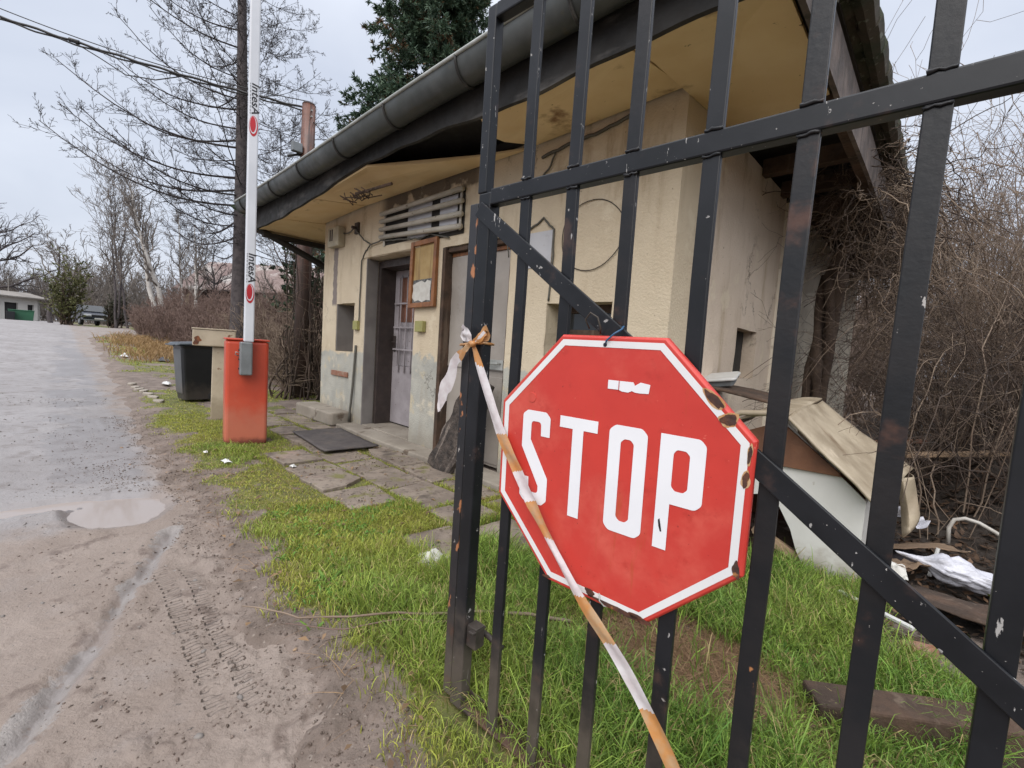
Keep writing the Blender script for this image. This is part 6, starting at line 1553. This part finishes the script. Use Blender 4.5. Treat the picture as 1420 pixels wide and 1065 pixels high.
# stones on the road edge
for k in range(26):
    u = r_.uniform(.1, 4.2); off = -2.05 - abs(r_.gauss(0, .28)); s = r_.uniform(.005, .013)
    big = s > .018
    t_ = thing('pebble', 'grey pebble lying on the muddy road edge', 'stone', W(u, off, gz(u, off) - .003), r_.uniform(0, 6), 'pebbles on the muddy road edge')
    m = MB(); pts = blob(0, 0, s, s * .75, k, 9, .25); n_ = len(pts)
    m.add([(x, y, 0) for x, y in pts] + [(x * 1.05, y * 1.05, s * .4) for x, y in pts] + [(x * .55, y * .55, s * .8) for x, y in pts],
          [tuple(reversed(range(n_)))] + [(a, (a + 1) % n_, n_ + (a + 1) % n_, n_ + a) for a in range(n_)] + [(n_ + a, n_ + (a + 1) % n_, 2 * n_ + (a + 1) % n_, 2 * n_ + a) for a in range(n_)] + [tuple(range(2 * n_, 3 * n_))])
    m.build('stone', [M['stone_grey'], M['stone_grey'], M['wood_raw']][k % 3], t_, smooth=True)
def stick(name, label, pts, r0, mat, kidsn=0):
    b0 = W(*pts[0][:2]); t_ = thing(name, label, 'stick', (b0.x, b0.y, 0))
    P = []
    for i in range(len(pts) - 1):
        for k in range(4):
            f = k / 4; u = pts[i][0] * (1 - f) + pts[i + 1][0] * f; off = pts[i][1] * (1 - f) + pts[i + 1][1] * f; zz = pts[i][2] * (1 - f) + pts[i + 1][2] * f
            w = W(u, off, 0); P.append((w.x - b0.x, w.y - b0.y, gz(u, off) + zz))
    MB().tube(P, list(np.linspace(r0 * .35, r0, len(P))), 6).build('stem', mat, t_, smooth=True)
stick('fallen_twig', 'long bare twig lying across the grass through the foot of the gate', [(.60, -2.20, .05), (.40, -2.06, .05), (.20, -1.88, .06), (.06, -1.72, .06), (-.06, -1.56, .07), (-.20, -1.40, .07), (-.36, -1.26, .06)], .0075, M['twig_tan'])
stick('fallen_twig', 'thinner reddish twig lying under the long bare twig', [(.42, -2.10, .03), (.22, -1.95, .04), (.05, -1.74, .05), (-.08, -1.60, .05)], .0045, M['twig_red'])
stick('fallen_twig', 'short dark twig lying on the mud beside the grass edge', [(.25, -2.02, .02), (.15, -1.86, .02), (.12, -1.72, .03)], .0035, M['twig_dark'])
stick('fallen_twig', 'forked dry stalk on the slab behind the gate stile', [(.62, -1.20, .03), (.45, -1.12, .04), (.30, -1.02, .05)], .003, M['twig_tan'])

# ------------------------------------------------------------------ overhead cables
def cable(name, label, a, b, sag, r_, mat, n_=40, twist=0, ph=0):
    a, b = Vector(a), Vector(b); t_ = thing(name, label, 'cable', a)
    pts = []
    for k in range(n_ + 1):
        f = k / n_; p = a.lerp(b, f) - Vector((0, 0, sag * 4 * f * (1 - f)))
        if twist: p += Vector((math.cos(ph + k * 1.1), math.sin(ph + k * 1.1) * .5, math.sin(ph + k * 1.1))) * twist
        pts.append(p - a)
    MB().tube(pts, r_, 6).build('strand', mat, t_, smooth=True)
    return [p + a for p in pts], t_
top = W(6.9, .34, 4.98); e = at(-170, -38, 11.0)
pts, ct = cable('overhead_cable', 'thick black bundled cable running to the top of the utility pole', top, e, .10, .017, M['cable'], 60, .010, 0)
cable('overhead_cable', 'second black strand twisted beneath the bundled cable', (top.x, top.y, top.z - .04), (e[0], e[1], e[2] - .03), .10, .012, M['cable'], 60, .012, 3)
top2 = W(6.9, .34, 5.1); e2 = at(-170, -60, 14)
cable('overhead_cable', 'thin single wire above the bundled cable', top2, at(-170, -62, 11.5), .22, .007, M['cable'])
q = pts[36]; q2 = pts[20]
t_ = thing('cable_loop', 'slack loop of black cable hanging from a clamp on the bundled cable', 'cable', q)
MB().tube([(0, 0, -.02), (q2 - q) * .22 + Vector((0, 0, -.13)), (q2 - q) * .45 + Vector((0, 0, -.26)), (q2 - q) * .72 + Vector((0, 0, -.20)), (q2 - q) * 1.0], .008, 6).build('strand', M['cable'], t_, smooth=True)
d_ = (q2 - q).normalized() * .06
MB().tube([-d_, d_], .03, 8).build('clamp', M['cable'], t_)
cable('overhead_cable', 'short wire falling from the utility pole to the gatehouse roof', W(6.9, .34, 4.85), W(5.2, 1.3, 3.2), .05, .008, M['cable'])

# ------------------------------------------------------------------ far things
def gpz(x, y, d):
    p = at(x, y, d); u, off = uo(p[0], p[1]); return Vector((p[0], p[1], float(ground_h(np.array([u]), np.array([off]), np.array([p[0]]), np.array([p[1]]))[0])))
def make_car():
    p = gpz(124, 462, 47); face = math.atan2(-p.y, -p.x)
    c = thing('parked_car', 'dark blue estate car parked nose towards the road between the bushes', 'car', p, face + R(14))
    # local +x is the nose
    m = MB()
    prof = [(2.15, .38), (2.2, .62), (2.1, .80), (1.1, .98), (.45, 1.50), (-1.6, 1.52), (-2.1, 1.0), (-2.15, .4)]
    W2 = .88
    vs = []
    for s in (-1, 1):
        for x, z_ in prof:
            w = W2 if z_ < 1.05 else W2 - .16
            vs.append((x, s * w, z_))
    n_ = len(prof)
    fs = [tuple(range(n_)), tuple(reversed(range(n_, 2 * n_)))] + [(i, n_ + i, n_ + (i + 1) % n_, (i + 1) % n_) for i in range(n_)]
    m.add(vs, fs); b = m.build('body', M['car_paint'], c, .06, seg=3)
    m = MB().add([(1.06, -.70, 1.03), (1.06, .70, 1.03), (.52, .62, 1.46), (.52, -.62, 1.46)], [(0, 1, 2, 3)]); m.v = [(x + .03, y, z_ + .02) for x, y, z_ in m.v]; m.build('windscreen', M['glass'], c)
    for s in (-1, 1):
        MB().add([(.85, s * .86, 1.04), (.42, s * .752, 1.44), (-1.5, s * .752, 1.46), (-1.9, s * .86, 1.06)], [(0, 1, 2, 3)]).build('side_window', M['glass'], c)
        MB().box((2.10, s * .62 - .2, .66), (2.23, s * .62 + .2, .82)).build('headlight', M['lamp_clear'], c, .03)
        for x in (1.35, -1.35):
            w = MB().tube([(x, s * .70, .33), (x, s * .90, .33)], .33, 20).build('wheel', M['tyre'], c, .03)
            MB().tube([(x, s * .88, .33), (x, s * .91, .33)], .19, 14).build('rim', M['bracket_grey'], w)
        MB().box((.72, s * .98 - .09, 1.0), (.88, s * .98 + .09, 1.14)).build('mirror', M['car_paint'], c, .03)
    MB().box((2.14, -.40, .66), (2.215, .40, .80)).build('grille', M['cable'], c, .02)
    MB().box((2.16, -.26, .46), (2.235, .26, .57)).build('number_plate', M['plastic_white'], c, .006)
    MB().box((2.12, -.85, .36), (2.222, .85, .44)).build('bumper', M['bracket_grey'], c, .03)
make_car()
def make_far():
    p = gpz(-40, 450, 80); rz = math.atan2(-p.y, -p.x) + PI / 2 + R(28)
    h = thing('white_building', 'low white building with a shallow grey roof at the far left', 'building', p, rz)
    wall_grid('wall', M['far_white'], h, -4.5, 4.5, -.2, 2.75, .25, [(1.2, 2.4, 0, 2.1), (3.3, 3.9, .9, 2.0), (-2, -1, .9, 2.0)], lambda a, b, d: (a, -3 + d, b), step=1.5, jit=.0)
    wall_grid('wall', M['far_white'], h, -3, 3, -.2, 2.75, .25, [(-2.2, -1.0, 0, 2.1)], lambda a, b, d: (4.5 - d, a, b), step=1.5, jit=.0)
    MB().box((-4.4, -2.7, 0), (4.2, -2.6, 2.6)).box((4.1, -2.5, 0), (4.2, 2.9, 2.6)).build('door', M['far_dark'], h)  # dark sheets behind all the openings, standing in for the unlit rooms
    r_ = MB().prism([(-3.6, 2.72), (3.6, 2.72), (3.6, 2.86), (0, 3.5), (-3.6, 2.86)], 10.4, ((0, 1, 0), (0, 0, 1)), (-5.2, 0, 0)); r_.build('roof', M['far_roof'], h)
    MB().tube([(3.9, 1, 2.9), (3.9, 1, 5.2)], .05, 6).build('mast', M['far_roof'], h)
    p = gpz(30, 450, 72); c = thing('waste_container', 'green metal waste container standing beside the far white building', 'container', p, math.atan2(-p.y, -p.x) - PI / 2)
    MB().prism([(-.85, .12), (.85, .12), (.95, 1.15), (-.95, 1.15)], 1.2, ((1, 0, 0), (0, 0, 1)), (0, .6, 0)).build('body', M['container'], c, .03)
    MB().box((-.98, -.66, 1.152), (.98, .66, 1.24)).build('lid', M['container'], c, .03)
    for s in (-1, 1): MB().box((s * .7 - .06, -.5, 0), (s * .7 + .06, .5, .119)).build('skid', M['far_dark'], c)
    p = gpz(15, 450, 71); c = thing('dark_bin', 'small dark bin standing left of the green container', 'bin', p, math.atan2(-p.y, -p.x) - PI / 2)
    MB().prism([(-.28, .06), (.28, .06), (.32, .95), (-.32, .95)], .6, ((1, 0, 0), (0, 0, 1)), (0, .3, 0)).build('body', M['bin'], c, .03)
    MB().box((-.34, -.33, .952), (.34, .33, 1.02)).build('lid', M['bin'], c, .02)
    # tiled house behind the pole
    p = gpz(372, 440, 31); rz = math.atan2(-p.y, -p.x) + PI / 2 - R(32)
    h = thing('tiled_house', 'old house with faded red tiled roof and yellowed gable beyond the scrub', 'house', p, rz)
    Lh, D_ = 3.4, 2.3
    wall_grid('wall', M['brown_wall'], h, -Lh, Lh, -.3, 2.75, .25, [], lambda a, b, d: (a, -D_ + d, b), step=1.2, jit=.01)
    for s in (-1, 1):
        MB().prism([(-D_, -.3), (D_, -.3), (D_, 2.75), (0, 4.35), (-D_, 2.75)], .25, ((0, 1, 0), (0, 0, 1)), (s * Lh - (.0 if s < 0 else .25), 0, 0)).build('gable', M['gable_wall'], h)
    MB().box((-Lh, D_ - .25, -.3), (Lh, D_, 2.75)).build('wall', M['brown_wall'], h)
    for s in (-1, 1):
        nx, ny = 90, 14; XX, TT = np.meshgrid(np.linspace(-Lh - .35, Lh + .35, nx), np.linspace(0, 1, ny), indexing='ij')
        V = np.stack([XX, s * (D_ + .4) * TT, 4.42 - 1.92 * TT + .03 * np.sin(XX * 2 * PI / .23) - .03 * ((TT * 13) % 1)], -1).reshape(-1, 3)
        i = np.arange(nx - 1)[:, None] * ny + np.arange(ny - 1)[None]
        o = mesh_np('roof', V, np.stack([i, i + ny, i + ny + 1, i + 1], -1).reshape(-1, 4), None, M['red_tile'], h); so_ = o.modifiers.new('solid', 'SOLIDIFY'); so_.thickness = .06
make_far()

# ------------------------------------------------------------------ collapse things that have one single mesh
bpy.context.view_layer.update()
for o in [o for o in sc.objects if o.type == 'EMPTY' and 'category' in o]:
    ch = list(o.children)
    if len(ch) == 1 and not ch[0].children:
        c = ch[0]; mw = c.matrix_world.copy(); c.parent = None; c.matrix_world = mw
        for k in ('label', 'category', 'group'):
            if k in o: c[k] = o[k]
        nm = o.name.split('.')[0]; bpy.data.objects.remove(o); c.name = nm; c.data.name = nm
